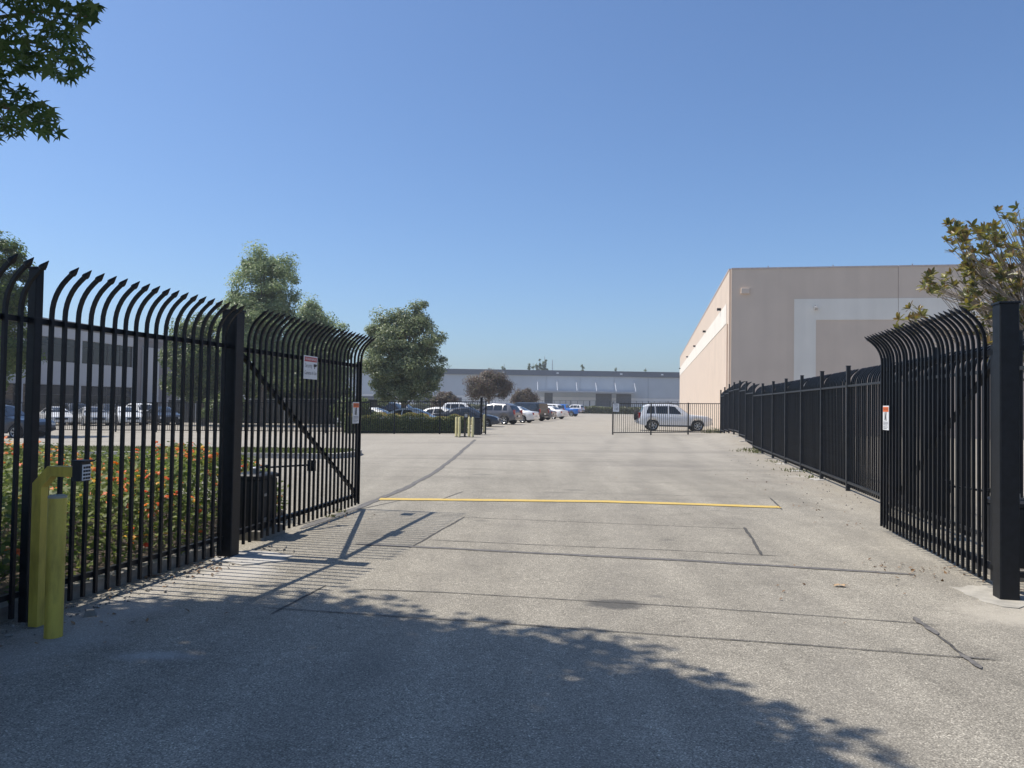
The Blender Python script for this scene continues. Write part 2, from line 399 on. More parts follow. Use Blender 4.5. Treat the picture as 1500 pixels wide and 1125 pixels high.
def strip(name, pts, width, m, parent, lift=0.004, jitter=0.35, step=0.18, wob=0.0, seed=0):
    r = random.Random(seed); P = []
    for a, b in zip(pts[:-1], pts[1:]):
        n = max(2, int((Vector(b) - Vector(a)).length / step))
        for i in range(n): P.append(Vector(a).lerp(Vector(b), i / n))
    P.append(Vector(pts[-1]))
    V = []; F = []; off = 0
    for i, p in enumerate(P):
        t = (P[min(i + 1, len(P) - 1)] - P[max(i - 1, 0)]); t.z = 0; t.normalize(); nrm = Vector((-t.y, t.x, 0))
        off = off * 0.7 + r.uniform(-1, 1) * wob
        wl = width / 2 * (1 + r.uniform(-jitter, jitter)); wr = width / 2 * (1 + r.uniform(-jitter, jitter))
        if i in (0, len(P) - 1) and jitter > 0.1: wl *= 0.3; wr *= 0.3
        for sgn, ww in ((1, wl), (-1, wr)):
            q = p + nrm * (sgn * ww + off); V.append((q.x, q.y, gz(q.x, q.y) + lift))
    for i in range(len(P) - 1): F.append((2 * i, 2 * i + 1, 2 * i + 3, 2 * i + 2))
    me = bpy.data.meshes.new(name); me.from_pydata(V, [], F); me.materials.append(m)
    return link(name, me, parent)
def gp(*pxs): return [on_ground(x, y) for x, y in pxs]
strip('yellow_line', gp((556, 731.5), (700, 733), (880, 735), (1000, 738.5), (1143, 743.5)), 0.25, ROADYELLOW, GROUND, 0.009, 0.07, 0.12, 0.004, 1)
strip('sealed_joint', gp((520, 797), (700, 806), (860, 814.5), (1000, 821), (1180, 832), (1340, 842)), 0.085, TAR, GROUND, 0.005, 0.25, 0.2, 0.006, 2)
strip('sealed_joint', gp((440, 775), (525, 743), (556, 731), (600, 713), (640, 690), (668, 668), (696, 644)), 0.12, TAR, GROUND, 0.006, 0.3, 0.25, 0.01, 3)
for i, (ps, wd) in enumerate([
    (((430, 772), (500, 752), (592, 732), (648, 731), (679, 720)), 0.035),
    (((690, 720), (850, 722), (1000, 726), (1130, 731)), 0.02), (((1127, 729), (1146, 747)), 0.045),
    (((600, 803), (640, 780), (681, 757)), 0.045), (((676, 758), (850, 765), (1095, 775)), 0.022),
    (((1090, 773), (1103, 790), (1116, 814)), 0.06), (((625, 791), (800, 799), (1000, 807), (1146, 815)), 0.022),
    (((520, 863), (650, 868), (850, 880), (940, 885), (1120, 897), (1376, 916)), 0.02),
    (((383, 890), (483, 897), (700, 911), (900, 926), (1170, 945), (1468, 968)), 0.022),
    (((397, 900), (477, 858)), 0.035), (((1342, 906), (1366, 925), (1400, 952), (1437, 980)), 0.035)]):
    strip('saw_cut', gp(*ps), wd * 0.62, SAWCUT, GROUND, 0.004 + 0.0012 * (i % 3), 0.45, 0.1, 0.004, 20 + i)
strip('sealant_blot', gp((1340, 905), (1372, 931)), 0.045, TAR, GROUND, 0.0085, 0.4, 0.05, 0.006, 50)
strip('sealant_blot', gp((1405, 958), (1438, 981)), 0.035, TAR, GROUND, 0.0085, 0.4, 0.05, 0.006, 51)
strip('sealant_blot', gp((1400, 963), (1456, 967.5)), 0.02, TAR, GROUND, 0.0095, 0.4, 0.05, 0.004, 52)
# black tyre and drainage streaks across the lot behind
strip('sealed_joint', gp((700, 664), (800, 664), (905, 669), (1000, 676), (1075, 690)), 0.22, TAR, GROUND, 0.004, 0.75, 0.5, 0.06, 53) if False else None

# ------------------------------------------------------------------ ornamental steel fencing
def picket_mesh(name, z0, zb, zt_extra=0.13, w=0.0262, r=0.35, ang=50, m=BLACK):
    """square tube rising to zb, bent by ang degrees towards +Y, ending in a pressed spear"""
    secs = [((0, z0), 0.0), ((0, zb), 0.0)]
    k = 6
    for i in range(1, k + 1):
        a = rad(ang) * i / k; secs.append(((r * (1 - math.cos(a)), zb + r * math.sin(a)), a))
    a = rad(ang); (y, z) = secs[-1][0]; dy, dz = math.sin(a), math.cos(a)
    h = w / 2
    dims = [(h, h)] * len(secs)
    for s, hx, hb in ((zt_extra * 0.34, h, h), (zt_extra * 0.42, h * 1.5, h * 1.2), (zt_extra * 0.55, h * 1.5, h * 1.05), (zt_extra, h * 0.12, h * 0.15)):
        secs.append(((y + dy * s, z + dz * s), a)); dims.append((hx, hb))
    V = []; F = []
    for ((y, z), a), (hx, hb) in zip(secs, dims):
        ny, nz_ = math.cos(a), -math.sin(a)
        for sx, sb in ((-1, -1), (1, -1), (1, 1), (-1, 1)): V.append((sx * hx, y + ny * sb * hb, z + nz_ * sb * hb))
    for i in range(len(secs) - 1):
        for k in range(4): q = (k + 1) % 4; F.append((4 * i + k, 4 * i + q, 4 * i + 4 + q, 4 * i + 4 + k))
    F.append((3, 2, 1, 0)); e = 4 * (len(secs) - 1); F.append((e, e + 1, e + 2, e + 3))
    b = MB(); b.v = V; b.f = F
    return b.mesh(name, m)
def rail(name, a, b, w, m, parent, h=None):
    a, b = Vector(a), Vector(b); d = b - a; ln = d.length
    q = d.to_track_quat('X', 'Z').to_matrix()
    return MB().box((a + b) / 2, (ln, w, h or w), q).build(name, m, parent)
PICK_L = picket_mesh('picket', 0.05, 2.20)
PICK_R = picket_mesh('picket_right', 0.03, 2.05, 0.12, r=0.32)
def heading_rot(yaw): return math.pi / 2 - yaw       # local X along a heading measured clockwise from +Y

def run_pickets(root, mesh, s0, s1, pitch, y, z, lean, skip=()):
    n = int(round((s1 - s0) / pitch)); st = (s1 - s0) / n
    for i in range(n + 1):
        s = s0 + st * i
        o = link('picket', mesh, root); o.location = (s, y, z)
        o.rotation_euler = (random.gauss(0, 0.001), random.gauss(0, 0.0009), 0 if lean > 0 else math.pi)

def post(root, s, y, z, w, h, m=BLACK, cap=True, name='post'):
    b = MB().cbox((s, y, z + h / 2), (w, w, h), 0.006)
    o = b.build(name, m, root)
    if cap:
        MB().cbox((s, y, z + h + 0.006), (w + 0.014, w + 0.014, 0.014), 0.004).build('post_cap', m, o)
    return o
def concrete_pad(root, name, s, y, z, rx, ry, seed, m=CONC, th=0.02):
    r = random.Random(seed); n = 18
    poly = [(s + rx * math.cos(a) * r.uniform(0.72, 1.15), y + ry * math.sin(a) * r.uniform(0.72, 1.15)) for a in [2 * math.pi * i / n for i in range(n)]]
    return MB().prism(poly, z - 0.05, z + th).build(name, m, root)

# --- fence on the left of the drive
P0, P1, P2 = Vector((-4.02, 3.15, 0)), Vector((-3.45, 5.54, 0)), Vector((-2.88, 7.93, 0))
yl = math.atan2(P2.x - P1.x, P2.y - P1.y); LN = (P2 - P1).length
FL = empty('steel_fence', P0, heading_rot(yl))
tag(FL, 'black curved-top steel fence beside the flower bed on the left, behind the yellow posts', 'fence')
for k in range(2):
    s0, s1 = LN * k + 0.06, LN * (k + 1) - (0.10 if k else 0.06)
    run_pickets(FL, PICK_L, s0 + 0.085, s1 - 0.06, 0.128, -0.012, 0, -1)
    rail('top_rail', (s0 - 0.01, 0.022, 2.15), (s1 + 0.02, 0.022, 2.15), 0.04, BLACK, FL)
    rail('bottom_rail', (s0 - 0.01, 0.022, 0.20), (s1 + 0.02, 0.022, 0.20), 0.04, BLACK, FL)
post(FL, LN, -0.012, -0.02, 0.072, 2.54); post(FL, 0, 0, -0.02, 0.10, 2.54)
# gate post
yg = math.atan2(0.61, 3.68)
def gate_post(loc, w, h, label, yaw):
    g = empty('gate_post', loc, heading_rot(yaw)); tag(g, label, 'post', 'gate posts')
    MB().cbox((0, 0, h / 2 - 0.03), (w, w, h + 0.06), 0.008).build('shaft', BLACK, g)
    MB().cbox((0, 0, h + 0.008), (w + 0.02, w + 0.02, 0.018), 0.006).build('cap', BLACK, g)
    return g
GPL = gate_post((-2.88, 7.93, 0), 0.165, 2.51, 'thick black square gate post at the hinges of the left gate leaf', yg)
GPR = gate_post((4.26, 6.65, 0), 0.155, 2.53, 'thick black square gate post at the right edge on pale concrete', YAW)
concrete_pad(GPR, 'footing', 0.1, 0.05, 0.0, 0.42, 0.30, 4, mat('dusty_footing', (0.36, 0.335, 0.285), 0.92, 0, 0.18, 6, 0.5, 60), 0.008)
concrete_pad(GPL, 'footing', -0.05, -0.25, 0.0, 0.34, 0.42, 5, CONC, 0.014)

# --- swinging gate leaves
def gate_leaf(loc, yaw, length, lean, label, n_pitch, rail_y, s0=0.19):
    g = empty('swing_gate', loc, heading_rot(yaw)); tag(g, label, 'gate', 'swing gate leaves')
    for nm, s, h in (('hinge_stile', s0, 2.17), ('end_stile', length - 0.02, 2.17)):
        MB().cbox((s, rail_y, 0.12 + h / 2 - 0.06), (0.062, 0.05, h - 0.06), 0.004).build(nm, BLACK, g)
    for nm, z in (('top_rail', 2.135), ('bottom_rail', 0.205)):
        rail(nm, (s0 - 0.03, rail_y, z), (length + 0.01, rail_y, z), 0.05, BLACK, g)
    rail('diagonal_brace', (0.22, rail_y, 2.09), (length - 0.06, rail_y, 0.25), 0.042, BLACK, g)
    run_pickets(g, PICK_L, s0 + 0.11, length - 0.005, n_pitch, rail_y + (0.036 if lean > 0 else -0.036), 0.02, lean)
    for z in (0.42, 1.98):
        h = MB().box((s0 / 2 + 0.025, rail_y, z), (s0 - 0.05, 0.055, 0.12)).build('hinge', BLACK, g)
        MB().lathe([(0.028, -0.11), (0.028, 0.11)], 10, 'z', (0.10, rail_y - 0.045 * (1 if lean < 0 else -1), z)).build('hinge_pin', BLACK_SOFT, h)
    return g
LG_LEN = 3.71
LG = gate_leaf((-2.88, 7.93, 0), yg, LG_LEN, -1, 'open left gate leaf of black curved pickets with a red-headed warning sign', 0.134, 0.03)
RG_LEN = 3.62
ygr = math.atan2(4.9 - 4.26, 10.20 - 6.65)
RG = gate_leaf((4.26, 6.65, 0), ygr, RG_LEN, +1, 'open right gate leaf of black pickets leaning left with a narrow warning sticker', 0.128, -0.03, 0.30)

# --- return panel right of the right post
FRR = empty('steel_fence', (4.26, 6.65, 0), heading_rot(YAW + math.pi / 2))
tag(FRR, 'short black fence panel running right from the right gate post out of view', 'fence')
run_pickets(FRR, PICK_L, 0.2, 2.3, 0.137, 0.012, 0, -1)
rail('top_rail', (0.09, 0.046, 2.15), (2.4, 0.046, 2.15), 0.04, BLACK, FRR); rail('bottom_rail', (0.09, 0.046, 0.2), (2.4, 0.046, 0.2), 0.04, BLACK, FRR)
post(FRR, 2.46, 0.03, -0.02, 0.10, 2.5)

# --- long fence on the right of the drive
yr = math.atan2(0.182, 1.0); STEP = 2.39
FY0 = 26.96 - STEP * math.cos(yr) * 9
FR = empty('steel_fence', (fence_x(FY0), FY0, 0), heading_rot(yr))
tag(FR, 'long black curved-top steel fence running back along the right of the drive', 'fence')
npan = 16
def fr_world(s): y = FY0 + s * math.cos(yr); return fence_x(y), y
zs = []
for k in range(npan + 1):
    x, y = fr_world(k * STEP); zs.append(gz(x, y))
step_up = {11: 0.06, 12: 0.12, 13: 0.12}
for k in range(npan + 1):
    post(FR, k * STEP, 0.0, zs[k] - 0.05, 0.075, 2.45 + 0.05, BLACK_SOFT)
    if k in (5, 6, 7, 8, 9, 10, 11, 12):
        concrete_pad(FR, 'footing', k * STEP - 0.05, 0.12, zs[k], 0.2, 0.17, 60 + k, CONC if k in (5, 6, 7, 11, 12) else CONC_DARK, 0.012)
for k in range(npan):
    za = min(zs[k], zs[k + 1]) + (0.04 if k < 10 else 0.08)
    s0, s1 = k * STEP + 0.04, (k + 1) * STEP - 0.04
    run_pickets(FR, PICK_R, s0 + 0.10, s1 - 0.07, 0.135, -0.030, za, -1)
    rail('top_rail', (s0, 0.006, za + 2.02), (s1, 0.006, za + 2.02), 0.04, BLACK_SOFT, FR)
    rail('bottom_rail', (s0, 0.006, za + 0.13), (s1, 0.006, za + 0.13), 0.04, BLACK_SOFT, FR)

# ------------------------------------------------------------------ gate operator, signs, bollards by the left gate
def gate_operator(loc, yaw, label, side):
    g = empty('gate_operator', loc, heading_rot(yaw)); tag(g, label, 'gate motor')
    MB().cbox((0, 0, 0.05), (0.62, 0.5, 0.12), 0.01).build('concrete_base', CONC_DARK, g)
    b = MB().cbox((0, 0, 0.40), (0.46, 0.36, 0.58), 0.03).build('cabinet', BLACK_SOFT, g)
    MB().cbox((0, 0, 0.715), (0.49, 0.39, 0.055), 0.03).build('lid', BLACK_SOFT, b)
    for z in (0.22, 0.5): MB().box((-0.1, -0.186 * side, z), (0.10, 0.012, 0.03)).build('latch', STEEL, b)
    MB().lathe([(0.05, 0.74), (0.05, 0.80), (0.03, 0.81)], 12, 'z', (0.0, 0, 0)).build('drive_shaft', STEEL, g)
    rail('drive_arm', (0, 0, 0.795), (0.42, 0.06, 0.795), 0.05, BLACK, g, 0.022)
    rail('drive_arm', (0.40, 0.06, 0.772), (0.98, -0.27 * side, 0.772), 0.045, BLACK, g, 0.02)
    MB().box((0.98, -0.27 * side, 0.76), (0.05, 0.1, 0.14)).build('gate_bracket', BLACK, g)
    return g
gate_operator((-3.02, 9.15, 0), yg, 'black gate motor cabinet with folding arm behind the left gate', 1)
gate_operator((4.95, 7.6, 0), YAW, 'black gate motor cabinet with folding arm behind the right gate', -1)

def plate(parent_root, name, c_local, size, label, cat, header_mat, lines, header_text, extra=None, normal=-1, tilt=0.0, world=None):
    """flat sign in the XZ plane of a gate-aligned frame; faces local -Y (normal=-1) or +Y"""
    wd, ht = size
    g = empty(name, (0, 0, 0)); g.matrix_world = world
    tag(g, label, cat)
    MB().box((0, 0, 0), (wd, 0.004, ht)).build('plate', WHITE, g)
    def face(me, nm, x, z, sx=1.0):
        o = link(nm, me, g); o.location = (x, -0.0045, z); o.rotation_euler = (math.pi / 2, 0, 0); o.scale = (sx, 1, 1); return o
    MB().box((0, -0.0032, ht / 2 - ht * 0.15), (wd * 0.90, 0.0022, ht * 0.20)).build('header', header_mat, g)
    face(text_mesh(header_text, ht * 0.16, WHITE if header_mat is RED else INK, 'header_text'), 'header_text', 0, ht / 2 - ht * 0.15, wd * 0.86 / (ht * 0.16 * 0.72 * max(1, len(header_text))))
    for body, sz, x, z, sx, m in lines:
        o = face(text_mesh(body, sz, m, 'lettering'), 'lettering', x, z, sx); o.location.y = -0.0026
    if extra: extra(g)
    return g
def gate_frame(root_loc, yaw, s, z, off, flip=False):
    """world matrix of a plate at distance s along a gate; plate faces the drive"""
    M = Matrix.Translation(Vector(root_loc)) @ Matrix.Rotation(heading_rot(yaw), 4, 'Z')
    M = M @ Matrix.Translation(Vector((s, off, z)))
    if flip: M = M @ Matrix.Rotation(math.pi, 4, 'Z')
    return M
def cam_icon(g):
    MB().box((0.125, -0.0032, 0.03), (0.075, 0.002, 0.034)).box((0.170, -0.0032, 0.034), (0.02, 0.002, 0.02)).box((0.118, -0.0032, 0.002), (0.016, 0.002, 0.03)).build('camera_symbol', INK, g)
def crush_icon(g):
    b = MB(); b.lathe([(0.016, -0.0042), (0.016, -0.0022)], 12, 'y', (0.012, 0, 0.062))
    b.box((0.004, -0.0032, 0.025), (0.034, 0.002, 0.05), Matrix.Rotation(0.25, 3, 'Y')).box((-0.012, -0.0034, -0.005), (0.014, 0.002, 0.06), Matrix.Rotation(0.45, 3, 'Y')).box((0.018, -0.0036, -0.006), (0.014, 0.002, 0.06), Matrix.Rotation(-0.3, 3, 'Y'))
    b.box((-0.038, -0.0032, 0.02), (0.014, 0.002, 0.10)).build('pinch_symbol', INK, g)
    for z, wd in ((-0.055, 0.19), (-0.073, 0.20), (-0.091, 0.17), (-0.115, 0.19), (-0.133, 0.14)): MB().box((-0.1 + wd / 2, -0.003, z), (wd, 0.002, 0.008)).build('fine_print', GREYINK, g)
# WARNING sign near the top rail of the left leaf
s_w = 1.78
plate(None, 'warning_sign', None, (0.40, 0.29), 'white sign with a red WARNING header high on the left gate leaf', 'sign', RED,
      [('Security', 0.075, -0.06, 0.022, 0.85, INK), ('Cameras In Use', 0.066, 0.0, -0.068, 0.84, INK)], 'WARNING', cam_icon,
      world=gate_frame((-2.88, 7.93, 0), yg, s_w, 2.02, -0.058))
STICK = []
plate(None, 'gate_sticker', None, (0.25, 0.31), 'tall white sticker with orange header near the free end of left gate', 'sign', ORANGE, STICK, 'WARNING', crush_icon,
      world=gate_frame((-2.88, 7.93, 0), yg, 3.38, 1.44, -0.058))
plate(None, 'gate_sticker', None, (0.25, 0.31), 'tall white sticker with orange header on the right gate leaf', 'sign', ORANGE, STICK, 'WARNING', crush_icon,
      world=gate_frame((4.26, 6.65, 0), ygr, 3.24, 1.50, 0.058, True))

# yellow bollard and gooseneck keypad stand
bl = empty('bollard', (-3.04, 5.20, 0)); tag(bl, 'round yellow bollard standing in front of the keypad stand', 'bollard')
MB().lathe([(0.057, -0.05), (0.057, 0.925), (0.055, 0.935)], 28).build('pipe', YELLOW, bl, True)
MB().lathe([(0.0575, 0.925), (0.0575, 0.938), (0.046, 0.944), (0.0005, 0.946)], 28).build('pipe_cap', mat('dull_cap', (0.33, 0.31, 0.24), 0.8), bl, True)
kp = empty('keypad_stand', (-3.29, 5.42, 0), heading_rot(rad(100))); tag(kp, 'yellow gooseneck post carrying a black keypad at its tip', 'keypad stand')
gpts = [(0, 0, -0.05), (0, 0, 0.985), (0.095, 0, 1.085), (0.285, 0, 1.085)]
def square_path(pts, w):
    b = MB(); V = []; P = [Vector(p) for p in pts]
    for i, p in enumerate(P):
        d0 = (P[i] - P[i - 1]).normalized() if i else (P[1] - P[0]).normalized()
        d1 = (P[i + 1] - P[i]).normalized() if i < len(P) - 1 else d0
        t = (d0 + d1).normalized(); k = 1 / max(0.3, t.dot(d0)); nrm = Vector((-t.z, 0, t.x)) * k
        for sn, sy in ((-1, -1), (1, -1), (1, 1), (-1, 1)): V.append(p + nrm * sn * w / 2 + Vector((0, sy * w / 2, 0)))
    F = [(3, 2, 1, 0), tuple(4 * (len(P) - 1) + i for i in range(4))]
    for i in range(len(P) - 1):
        for k in range(4): q = (k + 1) % 4; F.append((4 * i + k, 4 * i + q, 4 * i + 4 + q, 4 * i + 4 + k))
    return b.add(V, F)
square_path(gpts, 0.07).build('gooseneck', YELLOW, kp)
hd = MB().cbox((0.318, 0, 1.09), (0.075, 0.095, 0.135), 0.006).build('keypad_housing', BLACK_SOFT, kp)
MB().box((0.330, 0, 1.162), (0.105, 0.105, 0.010)).build('rain_hood', BLACK_SOFT, hd)
MB().box((0.3575, 0, 1.083), (0.004, 0.078, 0.108)).build('face_plate', WHITE, hd)
for i in range(3):
    for j in range(4):
        MB().box((0.361, -0.024 + 0.024 * i, 1.117 - 0.0245 * j), (0.005, 0.016, 0.014)).build('button', BLACK_SOFT, hd)
MB().lathe([(0.06, -0.02), (0.06, 0.006)], 14).build('base_weld', CONC_DARK, kp)

# ------------------------------------------------------------------ flower bed and kerb behind the left fence
def fence_left_x(y): return -3.45 + (y - 5.54) * (0.57 / 2.39)
BED = [(-4.55, 1.2), (-3.72, 5.1), (-3.12, 7.75), (-3.34, 8.5), (-3.42, 9.5), (-3.0, 10.1), (-3.15, 10.8), (-3.9, 11.6), (-6, 12.1), (-10, 12.8), (-15, 13.2), (-16, 8), (-9, 1.2)]
bd = MB().prism(BED, -0.05, 0.07).build('flower_bed_soil', SOIL); tag(bd, kind='structure')
kb = empty('bed_kerb', P0, heading_rot(yl)); tag(kb, kind='structure')
MB().box((2.4, 0.20, 0.015), (5.0, 0.13, 0.17)).build('kerb', CONC_DARK, kb)
def bed_height(x, y):
    d = 9
    for (x0, y0), (x1, y1) in zip(BED, BED[1:] + BED[:1]):
        t = max(0, min(1, ((x - x0) * (x1 - x0) + (y - y0) * (y1 - y0)) / ((x1 - x0) ** 2 + (y1 - y0) ** 2)))
        d = min(d, math.hypot(x - x0 - t * (x1 - x0), y - y0 - t * (y1 - y0)))
    lump = 0.10 * math.sin(x * 2.3 + 1.1 * y) + 0.07 * math.sin(3.9 * y - 1.7 * x) + 0.05 * math.sin(6.1 * x)
    return (0.70 + 0.6 * lump) * min(1, (d + 0.05) / 0.4) ** 0.6 + 0.12, d
def lantana():
    g = empty('lantana_shrubs', (-5.5, 8, 0)); tag(g, 'lantana shrubs with orange and yellow flowers behind the left fence', 'shrubs')
    P = []; N = []; FP = []; FN = []
    while len(P) < 78000:
        x, y = RNG.uniform(-13, -2.95), RNG.uniform(2.2, 13)
        if RNG.random() > 1.15 - 0.09 * max(0, -3 - x): continue
        if not in_poly(x, y, BED): continue
        h, d = bed_height(x, y)
        dep = abs(RNG.normal(0, 0.14)) if RNG.random() < 0.62 else RNG.uniform(0, 0.75)
        z = h - dep + RNG.normal(0, 0.03)
        if z < 0.1: continue
        P.append((x + RNG.normal(0, 0.05), y + RNG.normal(0, 0.05), z)); N.append((RNG.normal(0.25, 0.6), RNG.normal(-0.3, 0.6), 0.7 + RNG.random()))
        if len(FP) < 3000 and RNG.random() < 0.075 * (math.sin(3.1 * x + 0.7) * math.sin(2.7 * y) > -0.1) and dep < 0.25 + 0.5 * (d < 0.5):
            FP.append((x, y, z + 0.065)); FN.append((RNG.normal(0.2, 0.4), RNG.normal(-0.4, 0.4), 1))
    off = np.array([-5.5, 8, 0])
    link('foliage', scatter('foliage', DIAMOND_V, DIAMOND_F, np.array(P) - off, np.array(N), RNG.uniform(0.045, 0.085, len(P)), leaf_mat('lantana_leaf', [(0.085, 0.125, 0.026), (0.145, 0.19, 0.042), (0.25, 0.28, 0.075)], 0.5)), g)['kind'] = 'stuff'
    fl = [(0.5 * math.cos(a) * (1 if i % 2 else 0.72), 0.5 * math.sin(a) * (1 if i % 2 else 0.72), -0.12 if i % 2 else 0.06) for i, a in enumerate(np.linspace(0, 2 * math.pi, 13)[:-1])]
    FV = np.array([(0, 0, 0.16)] + fl); FF = np.array([(0, 1 + i, 1 + (i + 1) % 12) for i in range(12)])
    FP, FN = np.array(FP) - off, np.array(FN); h = int(len(FP) * 0.72)
    link('orange_flowers', scatter('orange_flowers', FV, FF, FP[:h], FN[:h], RNG.uniform(0.045, 0.08, h), leaf_mat('orange_petals', [(0.60, 0.10, 0.02), (0.75, 0.20, 0.025), (0.72, 0.07, 0.03)], 0.3)), g)['kind'] = 'stuff'
    link('yellow_flowers', scatter('yellow_flowers', FV, FF, FP[h:], FN[h:], RNG.uniform(0.04, 0.065, len(FP) - h), leaf_mat('yellow_petals', [(0.75, 0.42, 0.03), (0.7, 0.32, 0.03)], 0.3)), g)['kind'] = 'stuff'
    st = MB()
    for i in range(420):
        k = RNG.integers(0, len(P)); x, y, z = np.array(P[k]) - off
        st.tube([(x * 1.0 + RNG.normal(0, 0.12), y + RNG.normal(0, 0.12), 0.08), (x + RNG.normal(0, 0.04), y + RNG.normal(0, 0.04), z * 0.6), (x, y, z)], [0.006, 0.005, 0.003], 4, False)
    st.build('stems', BARK, g)['kind'] = 'stuff'
lantana()

def grass_mesh(poly, n, h, name, m, zfun):
    xs = [p[0] for p in poly]; ys = [p[1] for p in poly]; P = []
    while len(P) < n:
        x, y = RNG.uniform(min(xs), max(xs)), RNG.uniform(min(ys), max(ys))
        if in_poly(x, y, poly): P.append((x, y, zfun(x, y)))
    P = np.array(P); N = len(P); a = RNG.uniform(0, 2 * np.pi, N); hh = RNG.uniform(0.5, 1.2, N) * h; wd = hh * 0.16
    t = np.stack([np.cos(a), np.sin(a), 0 * a], 1); lean = np.stack([RNG.normal(0, 0.35, N) * hh, RNG.normal(0, 0.35, N) * hh, hh], 1)
    V = np.stack([P - t * wd[:, None], P + t * wd[:, None], P + lean], 1).reshape(-1, 3); F = np.arange(3 * N).reshape(-1, 3)
    return np_mesh(name, V, F, m)
# kerbed lawn island beyond the bed
def island(poly, label, n, h=0.06):
    xs = [p[0] for p in poly]; ys = [p[1] for p in poly]; cx, cy = sum(xs) / len(xs), sum(ys) / len(ys); z0 = gz(cx, cy)
    def zf(x, y): return gz(x, y)
    V = [(x, y, gz(x, y) - 0.1) for x, y in poly] + [(x, y, gz(x, y) + 0.14) for x, y in poly]
    inner = []
    for x, y in poly:
        d = Vector((cx - x, cy - y)); ln = d.length; d = d / ln * min(0.2, ln * 0.4) * (1.0 if abs(d.y) > 0.01 else 1); inner.append((x + d.x * 0.4 + (0.1 if x < cx else -0.1), y + (0.14 if y < cy else -0.14)))
    V += [(x, y, gz(x, y) + 0.14) for x, y in inner] + [(x, y, gz(x, y) + 0.13) for x, y in inner]
    k = len(poly); F = []
    for a, b in ((0, k), (k, 2 * k)):
        for i in range(k): j = (i + 1) % k; F.append((a + i, a + j, b + j, b + i))
    b = MB(); b.v = V[:3 * k]; b.f = F
    o = b.build('lawn_island', CONC); tag(o, kind='structure')
    s = MB(); s.v = V[3 * k:]; s.f = [tuple(range(k))]; s.build('lawn_soil', mat('lawn_ground', (0.10, 0.11, 0.045), 0.95, 0, 0.3, 2.5), o)
    if n:
        gr = link('lawn', grass_mesh(inner, n, h, 'lawn', GRASS, lambda x, y: gz(x, y) + 0.13)); tag(gr, label, 'grass', kind='stuff')
arc = [(-5.3 + 0.75 * math.cos(a), 23.3 + 1.55 * math.sin(a)) for a in np.linspace(-math.pi / 2, math.pi / 2, 9)]
island(arc + [(-12, 25.1), (-30, 25.6), (-30, 22.4), (-12, 21.9)], 'short lawn on the kerbed island beyond the flower bed', 26000)

# ------------------------------------------------------------------ buildings
TAN = mat('tan_stucco_paint', (0.675, 0.545, 0.43), 0.85, 0, 0.035, 0.6, 0.25, 120)
TAN_IN = mat('tan_stucco_inner', (0.675, 0.55, 0.44), 0.85, 0, 0.035, 0.6, 0.25, 120)
def weather(m, amt=0.10, scl=(1.3, 1.3, 0.07)):
    n = m.node_tree; b = n.nodes['Principled BSDF']; src = b.inputs['Base Color'].links[0].from_socket
    tc = n.nodes.new('ShaderNodeTexCoord'); mp = n.nodes.new('ShaderNodeMapping'); mp.inputs['Scale'].default_value = scl
    n.links.new(tc.outputs['Object'], mp.inputs['Vector'])
    q = n.nodes.new('ShaderNodeTexNoise'); q.inputs['Scale'].default_value = 1.0; q.inputs['Detail'].default_value = 7; q.inputs['Roughness'].default_value = 0.6
    n.links.new(mp.outputs[0], q.inputs['Vector'])
    r = n.nodes.new('ShaderNodeValToRGB'); r.color_ramp.elements[0].position = 0.34; r.color_ramp.elements[1].position = 0.56
    r.color_ramp.elements[0].color = (1 - amt, 1 - amt * 1.05, 1 - amt * 1.1, 1); r.color_ramp.elements[1].color = (1, 1, 1, 1)
    n.links.new(q.outputs['Fac'], r.inputs['Fac'])
    x = n.nodes.new('ShaderNodeMix'); x.data_type = 'RGBA'; x.blend_type = 'MULTIPLY'; x.inputs[0].default_value = 1
    n.links.new(src, x.inputs[6]); n.links.new(r.outputs['Color'], x.inputs[7]); n.links.new(x.outputs[2], b.inputs['Base Color'])
    return m
weather(TAN, 0.04); weather(TAN_IN, 0.03)
BAND = mat('pale_grey_band_paint', (0.83, 0.77, 0.67), 0.85, 0, 0.03, 0.6, 0.25, 120)
weather(BAND, 0.05); weather(YELLOW, 0.30, (16, 16, 3.0)); weather(CONC_DARK, 0.3, (5, 5, 5))
CAPM = mat('coping_metal', (0.55, 0.45, 0.39), 0.6)
